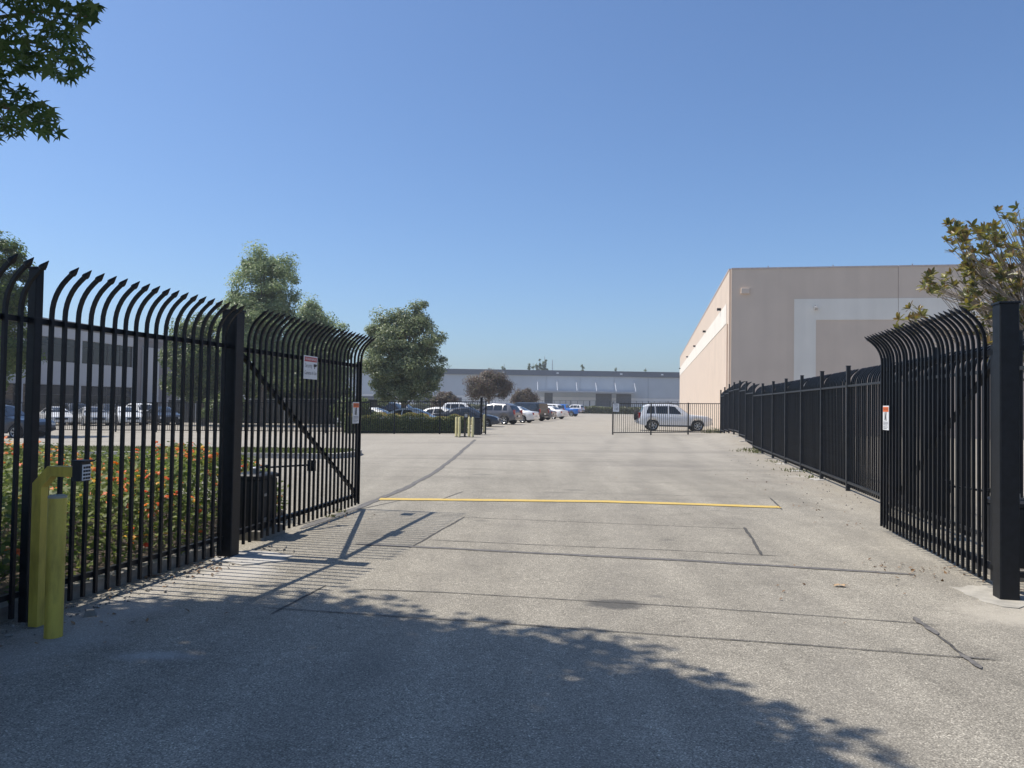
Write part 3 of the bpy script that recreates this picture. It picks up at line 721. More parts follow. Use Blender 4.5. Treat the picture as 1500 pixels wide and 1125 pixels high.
def tan_building():
    g = empty('warehouse', (13.6, 48.0, -0.1), heading_rot(YAW + math.pi / 2) if False else -YAW)
    tag(g, 'tall tan concrete warehouse with a pale grey band behind the right fence', 'building')
    Hh, Lx, Ly = 10.4, 62.0, 88.0
    MB().span((0.05, 0.05, -0.2), (Lx, Ly, Hh - 0.25)).build('wall_core', TAN, g)
    pj = 9.68
    # front wall (faces -Y): panels, then band frame and inner field
    k = 0
    while k * pj < Lx - 0.5:
        a, b = k * pj, min(Lx, (k + 1) * pj)
        MB().span((a + (0.0 if k == 0 else 0.012), -0.12, -0.2), (b - 0.012, 0.049, Hh - 0.1)).build('wall_panel', TAN, g)
        x0 = 3.73 if k == 0 else a + 0.012; x1 = b - 0.012
        MB().span((x0, -0.145, 7.13), (x1, -0.121, 8.42)).build('band', BAND, g)
        if k == 0: MB().span((3.73, -0.145, -0.1), (5.0, -0.121, 7.128)).build('band', BAND, g)
        MB().span((a + (0.0 if k == 0 else 0.012), -0.15, Hh - 0.098), (b - 0.012, 0.10, Hh)).build('coping', CAPM, g)
        k += 1
    k = 0
    while k * pj < Ly - 0.5:      # side wall (faces -X)
        a, b = k * pj, min(Ly, (k + 1) * pj)
        MB().span((-0.118, a + (0.051 if k == 0 else 0.01), -0.2), (0.049, b - 0.01, Hh - 0.1)).build('wall_panel', TAN, g)
        MB().span((-0.143, a + (1.7 if k == 0 else 0.01), 7.13), (-0.119, b - 0.01, 8.42)).build('band', BAND, g)
        MB().span((-0.148, a + (0.102 if k == 0 else 0.01), Hh - 0.098), (0.10, b - 0.01, Hh)).build('coping', CAPM, g)
        k += 1
    for t, z in ((5.9, 8.55), (21.5, 8.5), (38, 8.45), (56, 8.4), (84, 8.2)):
        l = MB().box((-0.26, t, z), (0.25, 0.26, 0.17)).build('wall_light', BLACK_SOFT, g)
        MB().box((-0.27, t, z - 0.092), (0.16, 0.18, 0.012)).build('lens', WHITE, l)
    l = MB().box((4.95, -0.32, 7.85), (0.16, 0.34, 0.16), Matrix.Rotation(0.5, 3, 'X')).build('flood_light', STEEL, g)
    MB().box((4.95, -0.17, 7.96), (0.06, 0.05, 0.12)).build('arm', BLACK_SOFT, l)
    MB().cbox((0.82, -0.19, 8.95), (0.52, 0.14, 0.34), 0.02).build('vent_box', TAN_IN, g)
    MB().tube([(-0.17, 0.75, 0.0), (-0.17, 0.75, 7.0)], 0.05, 8).build('downspout', TAN_IN, g)
    for x in (2.2, 6.0, 10.5): MB().box((x, 0.0, Hh + 0.05), (0.06, 0.06, 0.12)).build('roof_anchor', STEEL, g)
    return g
tan_building()

def grey_warehouse():
    g = empty('warehouse', (0, 170, 0), 0.0)
    tag(g, 'long low grey warehouse with a thin canopy and dark dock doors at the back', 'building')
    WG = mat('cool_grey_tiltup', (0.50, 0.53, 0.555), 0.85, 0, 0.04, 0.3); WL = mat('light_grey_dado', (0.72, 0.70, 0.67), 0.85, 0, 0.04, 0.3)
    WD = mat('charcoal_fascia', (0.15, 0.16, 0.18), 0.7); DR = mat('dock_door_grey', (0.12, 0.125, 0.135), 0.6)
    MB().span((-75, 0.2, -1.5), (75, 50, 8.95)).build('wall_core', WG, g)
    x = -75.0
    while x < 75:
        MB().span((x + 0.03, 0.0, 3.4), (x + 7.47, 0.19, 8.0)).build('wall_panel', WG, g)
        MB().span((x + 0.03, -0.03, -1.0), (x + 7.47, 0.188, 3.36)).build('lower_panel', WL, g)
        MB().span((x + 0.004, -0.35, 8.0), (x + 7.496, 0.195, 9.2)).build('fascia', WD, g)
        x += 7.5
    CANW = mat('canopy_grey_paint', (0.50, 0.52, 0.55), 0.6)
    c = MB().span((5.4, -3.2, 4.45), (27.0, -0.36, 4.70)).build('canopy', CANW, g)
    for k in range(6):
        xx = 5.6 + 4.25 * k; rail('tie_rod', (xx, -3.0, 4.74), (xx, -0.05, 7.0), 0.1, CANW, c)
    for x0, x1 in ((7.2, 9.0), (18.5, 22.0), (23.0, 26.3)):
        d = MB().span((x0, -0.07, 1.2), (x1, -0.031, 4.2)).build('dock_door', DR, g)
        for z in (2.0, 2.7, 3.4): MB().span((x0, -0.085, z), (x1, -0.071, z + 0.06)).build('door_rib', WD, d)
    for x0, x1 in ((-21, -11), (-40, -26)):
        MB().span((x0, -0.07, 1.4), (x1, -0.031, 2.9)).build('window', DR, g)
    MB().span((-9.0, -0.5, 3.5), (-6.8, -0.032, 5.6)).build('wall_box', DR, g)
    for xx in (-16, -2, 10, 24, 33): MB().box((xx, -0.45, 8.6), (0.5, 0.3, 0.3)).build('wall_light', WHITE, g)
grey_warehouse()

def glass_mat(name, col=(0.012, 0.016, 0.02), rough=0.06):
    return mat(name, col, rough, 0.0, 0.2, 1.2, spec=0.3)
OFFICE_GLASS = glass_mat('office_glass', (0.010, 0.012, 0.014), 0.05)
def office():
    a, b = at(60, 500, 71.5), at(236, 500, 90.0)
    yaw = math.atan2(b.x - a.x, b.y - a.y); L = math.hypot(b.x - a.x, b.y - a.y)
    g = empty('office_building', (a.x, a.y, -0.75), heading_rot(yaw))        # facade on local -Y
    tag(g, 'two-storey pale grey office with dark ribbon windows seen through the left fence', 'building')
    PG = mat('office_pale_paint', (0.46, 0.46, 0.46), 0.85, 0, 0.03, 0.5); PT = mat('office_taupe_paint', (0.19, 0.175, 0.175), 0.85, 0, 0.04, 0.5)
    MB().span((-22, 0.35, -0.3), (L * 0.80, 26, 9.6)).build('wall_core', PG, g)
    H0 = 9.75
    def facx(px):   # position along the facade of an image column
        r = (px - 750) / FPX; # x = r*y (roughly, level view)
        return (r * a.y - a.x) / ((b.x - a.x) / L - r * (b.y - a.y) / L)
    bays = [(-21.5, facx(34)), (facx(34) + 0.0, facx(113.5)), (facx(119), facx(195)), ]
    e = facx(200)
    for z0, z1, nm in ((-0.3, 0.75, 'base_band'), (3.55, 5.75, 'spandrel'), (8.05, 9.0, 'parapet')):
        MB().span((-22, 0.0, z0), (e, 0.349, z1)).build(nm, PG, g)
    MB().span((-22.05, -0.05, 9.0), (e + 0.05, 0.6, H0)).build('coping', PT, g)
    piers = [(-22, -21.0), (bays[0][1] - 0.6, bays[0][1]), (bays[1][1], bays[2][0]), (bays[2][1], e)]
    for p0, p1 in piers:
        for z0, z1 in ((0.75, 3.55), (5.75, 8.05)): MB().span((p0, 0.003, z0), (p1, 0.349, z1)).build('pier', PG, g)
    for (x0, x1) in ((-21.0, bays[0][1] - 0.6), (bays[0][1], bays[1][1]), bays[2]):
        for z0, z1 in ((0.75, 3.55), (5.75, 8.05)):
            wv = empty('window', (0, 0, 0)); wv.parent = g
            n = max(2, int((x1 - x0) / 1.7)); dx = (x1 - x0) / n
            for i in range(n):
                MB().span((x0 + dx * i + 0.03, 0.25, z0 + 0.04), (x0 + dx * (i + 1) - 0.03, 0.28, z1 - 0.04)).build('pane', OFFICE_GLASS, wv)
            fr = MB()
            for i in range(n + 1): fr.box((x0 + dx * i, 0.235, (z0 + z1) / 2), (0.06, 0.05, z1 - z0))
            fr.box(((x0 + x1) / 2, 0.233, (z0 + z1) / 2 + 0.45), (x1 - x0, 0.045, 0.05)).build('frame', BLACK_SOFT, wv)
    # taupe recessed wing to the right
    MB().span((e + 0.01, 0.5, -0.3), (e + 9, 20, 8.9)).build('wing_wall', PT, g)
    MB().span((e + 1.6, 0.30, -0.3), (e + 4.6, 0.49, 8.2)).build('wing_panel', PG, g)
    MB().span((e + 0.011, 0.35, 8.9), (e + 9.05, 20, 9.4)).build('wing_coping', PT, g)
    MB().box((2.5, 6, 10.3), (3.0, 2.0, 1.3)).build('roof_unit', STEEL, g)
    MB().box((7.0, 7, 10.1), (1.6, 1.6, 0.9)).build('roof_unit', STEEL, g)
office()
tb = empty('tan_building', (-52, 70, -0.75)); tag(tb, 'low tan building behind the far left tree', 'building')
MB().span((-30, 0, 0), (5.5, 18, 5.0)).build('wall', mat('sand_stucco', (0.40, 0.33, 0.23), 0.85), tb)
MB().span((-30.1, -0.1, 5.0), (5.6, 18.1, 5.3)).build('coping', CAPM, tb)
for x in (-3, 0.5): MB().span((x, -0.03, 1.0), (x + 1.6, 0.05, 2.4)).build('window', OFFICE_GLASS, tb)

# ------------------------------------------------------------------ rear fences and sliding gates
def bar_mesh(name, h, w=0.02, m=BLACK):
    b = MB().box((0, 0, h / 2), (w, w, h)); return b.mesh(name, m)
def flat_fence(a, b, h, pitch, label, name='steel_fence', m=BLACK, cat='fence', posts=2.4, w=0.02, post_h=None, pw=0.07, lift=0.08):
    a, b = Vector(a), Vector(b); yaw = math.atan2(b.x - a.x, b.y - a.y); L = math.hypot(b.x - a.x, b.y - a.y)
    z0, z1 = gz(a.x, a.y), gz(b.x, b.y)
    g = empty(name, (a.x, a.y, 0), heading_rot(yaw)); tag(g, label, cat)
    zz = lambda s: z0 + (z1 - z0) * s / L
    pm = bar_mesh('slim_picket', h - lift, w, m); n = int(L / pitch)
    for i in range(1, n):
        o = link('picket', pm, g); s = L * i / n; o.location = (s, 0, zz(s) + lift)
    k = max(1, int(round(L / posts)))
    for i in range(k + 1):
        s = L * i / k; post(g, s, 0.0, zz(s) - 0.03, pw, (post_h or h) + 0.06, m, False)
    for nm, z in (('top_rail', h - 0.02), ('bottom_rail', lift + 0.03)):
        rail(nm, (0, -0.004, z0 + z), (L, -0.004, z1 + z), 0.045, m, g)
    return g
A = (-30.0, 45.2, 0); Bp = (-7.6, 41.6, 0)
flat_fence(A, Bp, 1.68, 0.125, 'slim black picket fence in front of the left car park')
C0, C1 = (-8.6, 41.0, 0), (-1.35, 40.5, 0)
flat_fence(C0, C1, 1.72, 0.115, 'black sliding gate in front of the clipped hedge', 'sliding_gate', BLACK, 'gate', 2.42, 0.02)
gpst = empty('gate_post', (-1.58, 40.35, 0)); tag(gpst, 'slim black post with a cap at the end of the hedge gate', 'post')
MB().cbox((0, 0, 0.93), (0.13, 0.13, 1.95), 0.01).build('shaft', BLACK, gpst); MB().cbox((0, 0, 1.915), (0.15, 0.15, 0.03), 0.01).build('cap', BLACK, gpst)
D0 = on_ground(897.5, 636.7); D1 = Vector((12.25, 44.4, 0))
SG = flat_fence(D0, D1, 1.75, 0.125, 'bronze sliding gate across the lane in front of the silver car', 'sliding_gate', DARK_GREEN_BROWN, 'gate', 2.3, 0.02)
# speed sign
ss = empty('speed_limit_sign', (D0.x + 0.16, D0.y - 0.08, 0)); tag(ss, 'small white speed limit 10 sign on the bronze gate', 'sign')
MB().box((0, 0, 1.50), (0.34, 0.006, 0.46)).build('plate', WHITE, ss)
for body, sz, z in (('SPEED', 0.085, 1.66), ('LIMIT', 0.085, 1.58), ('10', 0.24, 1.42)):
    o = link('lettering', text_mesh(body, sz, INK, 'lettering'), ss); o.location = (0, -0.0045, z); o.rotation_euler = (math.pi / 2, 0, 0)
# bollards and card reader at the hedge gate
for k, (px, lab) in enumerate([(668.3, 'cream bollard at the hedge gate, leftmost of four'), (672.8, 'cream bollard at the hedge gate, second from the left'), (687, 'cream bollard at the hedge gate, just right of the card reader'), (692.3, 'cream bollard at the hedge gate, right of the card reader pair'), ]):
    p = on_ground(px, 640.3 + (k % 2) * 0.4)
    b = empty('bollard', (p.x, p.y, gz(p.x, p.y))); tag(b, lab, 'bollard', 'bollards at the hedge gate')
    MB().lathe([(0.062, -0.03), (0.062, 0.92), (0.045, 0.955), (0.001, 0.965)], 14).build('pipe', CREAM, b, True)
    MB().lathe([(0.075, -0.02), (0.075, 0.03), (0.066, 0.035)], 14).build('collar', CONC_DARK, b)
p = at(709.5, 600, 42.6); b = empty('bollard', (p.x, p.y, gz(p.x, p.y))); tag(b, 'cream bollard standing alone behind the slim gate post', 'bollard', 'bollards at the hedge gate')
MB().lathe([(0.062, -0.03), (0.062, 0.98), (0.045, 1.01), (0.001, 1.02)], 14).build('pipe', CREAM, b, True)
p = on_ground(680.8, 640.0); cr = empty('card_reader', (p.x, p.y, gz(p.x, p.y))); tag(cr, 'dark card reader pedestal between the cream bollards', 'card reader')
MB().box((0, 0, 0.015), (0.42, 0.34, 0.03)).build('base', BLACK_SOFT, cr); MB().cbox((0, 0, 0.5), (0.09, 0.09, 0.96), 0.008).build('pole', DARK_GREEN_BROWN, cr)
hh = MB().cbox((0.05, -0.02, 1.02), (0.22, 0.2, 0.30), 0.02).build('reader_head', BLACK_SOFT, cr); MB().box((0.05, -0.122, 1.03), (0.13, 0.006, 0.16)).build('screen', STEEL, hh)
p = on_ground(697.5, 637.5); mb = empty('gate_operator', (p.x, p.y + 0.4, gz(p.x, p.y))); tag(mb, 'dark grey motor cabinet beside the hedge gate bollards', 'gate motor')
MB().cbox((0, 0, 0.42), (0.42, 0.36, 0.85), 0.03).build('cabinet', BLACK_SOFT, mb); MB().cbox((0, 0, 0.87), (0.45, 0.39, 0.05), 0.03).build('lid', BLACK, mb)
# dark screened fence behind the left lane
e0, e1 = at(246, 595, 67), at(560, 595, 60)
sf = empty('screened_fence', (e0.x, e0.y, 0), heading_rot(math.atan2(e1.x - e0.x, e1.y - e0.y))); tag(sf, 'dark windscreen-covered fence between the left car park and the hedge', 'fence')
SCR = mat('dark_windscreen_cloth', (0.03, 0.035, 0.038), 0.9, 0, 0.25, 2.0); Ls = math.hypot(e1.x - e0.x, e1.y - e0.y); ns = 7
for k in range(ns):
    a_, b_ = Ls * k / ns, Ls * (k + 1) / ns; za = gz(e0.x + (e1.x - e0.x) * (k + .5) / ns, e0.y)
    MB().span((a_ + 0.05, -0.01, za - 0.1), (b_ - 0.05, 0.01, za + 1.95)).build('screen_panel', SCR, sf)
    MB().lathe([(0.04, -0.1), (0.04, 2.05), (0.02, 2.08)], 8, 'z', (a_, 0, za)).build('post', STEEL, sf)
    rail('top_rail', (a_, 0, za + 1.99), (b_, 0, za + 1.99), 0.045, STEEL, sf)
# far boundary fence and scrub before the grey warehouse
FF = flat_fence((-60, 158, 0), (40, 158, 0), 2.75, 1.2, 'tall dark boundary fence in front of the grey warehouse', 'boundary_fence', mat('dark_green_mesh', (0.05, 0.06, 0.065), 0.7), 'fence', 4.0, 0.06, None, 0.12)

# ------------------------------------------------------------------ vegetation
def clumpy(n, ells, clumps, spread, rng, shell=0.62):
    """points through a set of ellipsoids, gathered into clumps near the surface"""
    vols = np.array([e[3] * e[4] * e[5] for e in ells]); pr = vols / vols.sum()
    C = []
    for _ in range(clumps):
        e = ells[rng.choice(len(ells), p=pr)]
        d = rng.normal(size=3); d /= np.linalg.norm(d); r = rng.uniform(shell, 1.0) if rng.random() < 0.8 else rng.uniform(0.2, shell)
        C.append((e[0] + d[0] * r * e[3], e[1] + d[1] * r * e[4], e[2] + d[2] * r * e[5], *d))
    C = np.array(C); idx = rng.integers(0, clumps, n); sz = rng.uniform(0.6, 1.4, clumps)[idx]
    g = rng.normal(size=(n, 3)); g *= (rng.random((n, 1)) ** 0.5) / np.linalg.norm(g, axis=1, keepdims=True) * 1.0
    P = C[idx, :3] + g * spread * sz[:, None] * np.array([1, 1, 0.75])
    Nn = C[idx, 3:] * 0.5 + g * 0.9 + rng.normal(0, 0.45, (n, 3)) + np.array([0, 0, 0.45])
    return P, Nn, C
def tree(name, label, loc, ells, trunk_h, trunk_r, n, leaf, cols, clumps=70, spread=0.8, seed=0, trans=0.3, group=None, limbs=14, bark=BARK, cat='tree', matname=None):
    rng = np.random.default_rng(seed); n = int(n * 3.6); leaf *= 0.98; clumps = int(clumps * 2.2); trans = min(0.55, trans + 0.22)
    g = empty(name, loc); tag(g, label, cat, group)
    P, N, C = clumpy(n, ells, clumps, spread, rng)
    keep = P[:, 2] > 0.25; P, N = P[keep], N[keep]
    cm = scatter('crown', DIAMOND_V, DIAMOND_F, P, N, rng.uniform(0.7, 1.35, len(P)) * leaf, leaf_mat(matname or (name + '_leaf'), cols, trans, 0.36), rng)
    link('crown', cm, g)
    top = max(e[2] for e in ells)
    MB().tube([(0, 0, -0.2), (0.03, 0.02, trunk_h * 0.5), (0, 0.04, trunk_h), (0.1, 0, (trunk_h + top) / 2), (0.0, 0.0, top + 0.3)], [trunk_r * 1.35, trunk_r, trunk_r * 0.85, trunk_r * 0.55, trunk_r * 0.2], 9).build('trunk', bark, g, True)
    lb = MB()
    for k in range(limbs):
        c = C[rng.integers(0, len(C)), :3]; z0 = trunk_h * rng.uniform(0.75, 1.0) + rng.uniform(0, 1) * max(0, (c[2] - trunk_h) * 0.4)
        m1 = (c[0] * 0.45 + rng.normal(0, 0.15), c[1] * 0.45 + rng.normal(0, 0.15), z0 + (c[2] - z0) * 0.55)
        lb.tube([(0, 0, z0), m1, tuple(c)], [trunk_r * 0.38, trunk_r * 0.24, trunk_r * 0.07], 5, False)
    lb.build('limbs', bark, g)
    return g
GREY_GREEN = [(0.125, 0.16, 0.08), (0.19, 0.23, 0.115), (0.33, 0.355, 0.22)]
DEEP = [(0.060, 0.095, 0.034), (0.11, 0.155, 0.055), (0.23, 0.26, 0.105)]
BRIGHT = [(0.055, 0.095, 0.022), (0.10, 0.15, 0.035), (0.17, 0.21, 0.06)]
BROWNISH = [(0.11, 0.075, 0.062), (0.16, 0.115, 0.095), (0.12, 0.125, 0.07), (0.21, 0.15, 0.125)]
PALE = [(0.16, 0.215, 0.10), (0.24, 0.30, 0.14), (0.38, 0.43, 0.25)]
def put(px, Y): q = at(px, 590, Y); return (q.x, q.y, gz(q.x, q.y))
tree('shade_tree', 'tallest pale green tree rising behind the left gate leaf', put(382, 56), [(0, 0, 9.6, 2.6, 2.5, 3.0), (-0.5, 0, 7.0, 3.2, 3.0, 2.8), (0.5, 0, 5.0, 2.8, 2.6, 2.2), (0.2, 0, 11.7, 1.9, 1.8, 1.4), (-1.7, 0, 8.4, 1.5, 1.5, 1.3), (-0.9, 0, 11.9, 0.9, 0.9, 0.9)], 2.6, 0.2, 15000, 0.17, PALE, 120, 0.75, 3, matname='pale_green_leaf')
tree('shade_tree', 'shorter round-topped green tree just right of the tallest tree', put(462, 62), [(-0.4, 0, 7.6, 1.9, 1.9, 2.4), (0.4, 0, 4.8, 2.5, 2.4, 2.2), (1.5, 0, 6.0, 1.5, 1.5, 2.2), (-1.5, 0, 5.4, 1.5, 1.5, 2.0)], 2.4, 0.18, 11000, 0.18, PALE, 90, 0.75, 4, matname='pale_green_leaf')
tree('shade_tree', 'dense egg-shaped green tree left of the grey warehouse', put(591, 50), [(0, 0, 4.7, 2.8, 2.6, 2.6), (-0.4, 0, 6.8, 1.7, 1.6, 1.8), (0.45, 0, 7.1, 1.2, 1.15, 1.5), (0.4, 0, 3.3, 2.4, 2.3, 1.6), (-1.3, 0, 3.3, 1.6, 1.6, 1.6)], 1.7, 0.2, 17000, 0.15, GREY_GREEN, 130, 0.6, 5, matname='grey_green_leaf')
tree('shade_tree', 'dark leafy tree behind the left fence beside the thick gate post', put(298, 58), [(0, 0, 5.8, 2.6, 2.5, 2.6), (-1.2, 0, 4.0, 2.2, 2.2, 2.2), (1.3, 0, 3.6, 2.3, 2.3, 2.1)], 2.0, 0.2, 13000, 0.19, DEEP, 90, 0.8, 6, matname='deep_green_leaf')
tree('shade_tree', 'dark green tree at the far left edge behind the fence', put(-8, 38), [(0, 0, 7.4, 1.6, 1.6, 2.4), (0, 0, 4.6, 1.75, 1.7, 2.3), (-1.3, 0, 5.6, 1.7, 1.7, 2.5)], 2.4, 0.17, 11000, 0.16, BRIGHT, 80, 0.6, 7, matname='bright_green_leaf')
tree('shade_tree', 'low dark tree behind the left gate leaf and the picket fence', put(420, 66), [(0, 0, 3.3, 3.2, 2.6, 2.3), (3.0, 0, 3.0, 2.4, 2.2, 2.2), (-3.0, 0, 3.0, 2.4, 2.2, 2.2)], 1.2, 0.2, 11000, 0.2, DEEP, 80, 0.8, 8, matname='deep_green_leaf')
for px, Y, lab, s, sd in ((652, 82, 'small russet tree nearest the dense egg-shaped tree', 1.02, 11), (716, 80, 'largest russet tree in front of the grey warehouse', 1.8, 12), (769, 96, 'small russet tree above the black boxy car', 1.25, 13)):
    tree('crape_myrtle', lab, put(px, Y), [(0, 0, 2.05 * s, 1.15 * s, 1.1 * s, 0.72 * s), (-0.6 * s, 0, 1.75 * s, 0.75 * s, 0.75 * s, 0.55 * s), (0.6 * s, 0, 1.8 * s, 0.75 * s, 0.75 * s, 0.55 * s)], 1.1 * s, 0.07 * s, int(3300 * s), 0.15, BROWNISH, 45, 0.42 * s, sd, 0.2, 'russet trees before the grey warehouse', 10, BARK_PALE, matname='russet_leaf')
# far conifers over the warehouse roof
for k, (px, top, wd, lab) in enumerate([(738.5, 535, 7, 'lone dark treetop above the warehouse roof left of the conifer group'), (775, 536.5, 4, 'leftmost conifer of the distant group above the roof'), (781, 534, 5, 'second conifer from the left in the distant group'), (786, 533, 5, 'short conifer in the middle of the distant group'),
        (791, 528, 4, 'slim conifer beside the tallest of the distant group'), (798, 523, 9, 'tallest conifer of the distant group above the roof'), (853, 536, 6, 'pointed conifer above the middle of the grey roof'), (902.5, 539.5, 4, 'small treetop above the roof between conifer and tan wall'), (946, 540.5, 4, 'small treetop above the roof nearest the tan wall')]):
    q = at(px, top, 260.0); r_ = wd * 0.68 * 260 / FPX; hz_ = q.z + 0.5
    lay = []
    nl = 9
    for i in range(nl):
        t = i / (nl - 1); lay.append((RNG.normal(0, 0.1) * r_, 0, hz_ - 0.4 - t * 8.0, r_ * (0.28 + 0.9 * t ** 0.7), r_ * (0.28 + 0.9 * t ** 0.7), 0.8))
    tree('conifer', lab, (q.x, q.y, 0), lay, hz_ - 9, 0.25, 1500, 0.3, DEEP, 30, 0.45, 30 + k, 0.1, 'distant conifers above the warehouse roof', 2, matname='deep_green_leaf')
mast = empty('radio_mast', (at(808.5, 590, 250).x, 250, 0)); tag(mast, 'thin radio mast above the roof beside the tallest conifer', 'mast')
MB().tube([(0, 0, 0), (0, 0, 16.2)], [0.25, 0.1], 5).build('pole', STEEL, mast)
MB().box((0, 0, 13.5), (1.0, 0.06, 0.06)).box((0, 0, 14.6), (0.7, 0.06, 0.06)).build('crossarm', STEEL, mast)

# clipped hedge
def hedge(name, label, x0, x1, y0, y1, z0, h, n, cols, top_cols, seed, leaf=0.075):
    rng = np.random.default_rng(seed); g = empty(name, ((x0 + x1) / 2, (y0 + y1) / 2, z0)); tag(g, label, 'hedge')
    hx, hy = (x1 - x0) / 2, (y1 - y0) / 2
    def pts(n, top):
        x = rng.uniform(-hx, hx, n)
        bumps = 0.07 * np.sin(x * 3.1) + 0.05 * np.sin(x * 7.7 + 1) + 0.06 * np.sin(x * 1.3 + 2)
        if top: y = rng.uniform(-hy, hy, n); z = h + bumps - np.abs(rng.normal(0, 0.10, n)); nn = np.stack([rng.normal(0, .6, n), rng.normal(-.2, .6, n), np.ones(n)], 1)
        else: y = -hy + np.abs(rng.normal(0, 0.10, n)) * 1.3 + 0.05 * np.sin(x * 5); z = rng.uniform(0.02, 1, n) * (h + bumps); nn = np.stack([rng.normal(0, .6, n), -np.ones(n) * 0.7, rng.normal(.4, .5, n)], 1)
        return np.stack([x, y, z], 1), nn
    P, N = pts(n, False); link('foliage', scatter('foliage', DIAMOND_V, DIAMOND_F, P, N, rng.uniform(0.8, 1.3, n) * leaf, leaf_mat(name + '_leaf', cols, 0.25)), g)
    P, N = pts(n // 2, True); link('new_growth', scatter('new_growth', DIAMOND_V, DIAMOND_F, P, N, rng.uniform(0.8, 1.3, n // 2) * leaf, leaf_mat(name + '_top_leaf', top_cols, 0.35)), g)
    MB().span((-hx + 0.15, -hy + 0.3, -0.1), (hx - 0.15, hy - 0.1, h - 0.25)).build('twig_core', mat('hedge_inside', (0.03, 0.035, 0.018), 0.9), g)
hedge('clipped_hedge', 'clipped hedge with yellowish top behind the black sliding gate', -9.0, -2.35, 41.5, 43.2, -0.08, 1.02, 11000, DEEP, [(0.20, 0.19, 0.045), (0.28, 0.23, 0.05), (0.28, 0.16, 0.05)], 41)
hedge('scrub_hedge', 'scrubby green plants along the far boundary fence', -45, 40, 151, 156.5, 0, 1.3, 9000, [(0.07, 0.09, 0.035), (0.12, 0.14, 0.06), (0.16, 0.15, 0.08)], [(0.12, 0.14, 0.06), (0.18, 0.18, 0.09)], 42, 0.5)

# bushes behind the left car park
for k, (px, Y, r_, lab) in enumerate([(330, 54, 1.5, 'rounded dark bush behind the picket fence left of the hedge'), (520, 47, 1.2, 'rounded dark bush beside the egg-shaped tree')]):
    tree('bush', lab, put(px, Y), [(0, 0, r_ * 0.8, r_, r_, r_ * 0.8)], 0.4, 0.06, 3500, 0.13, DEEP, 40, 0.4, 60 + k, 0.25, None, 5, cat='bush', matname='deep_green_leaf')

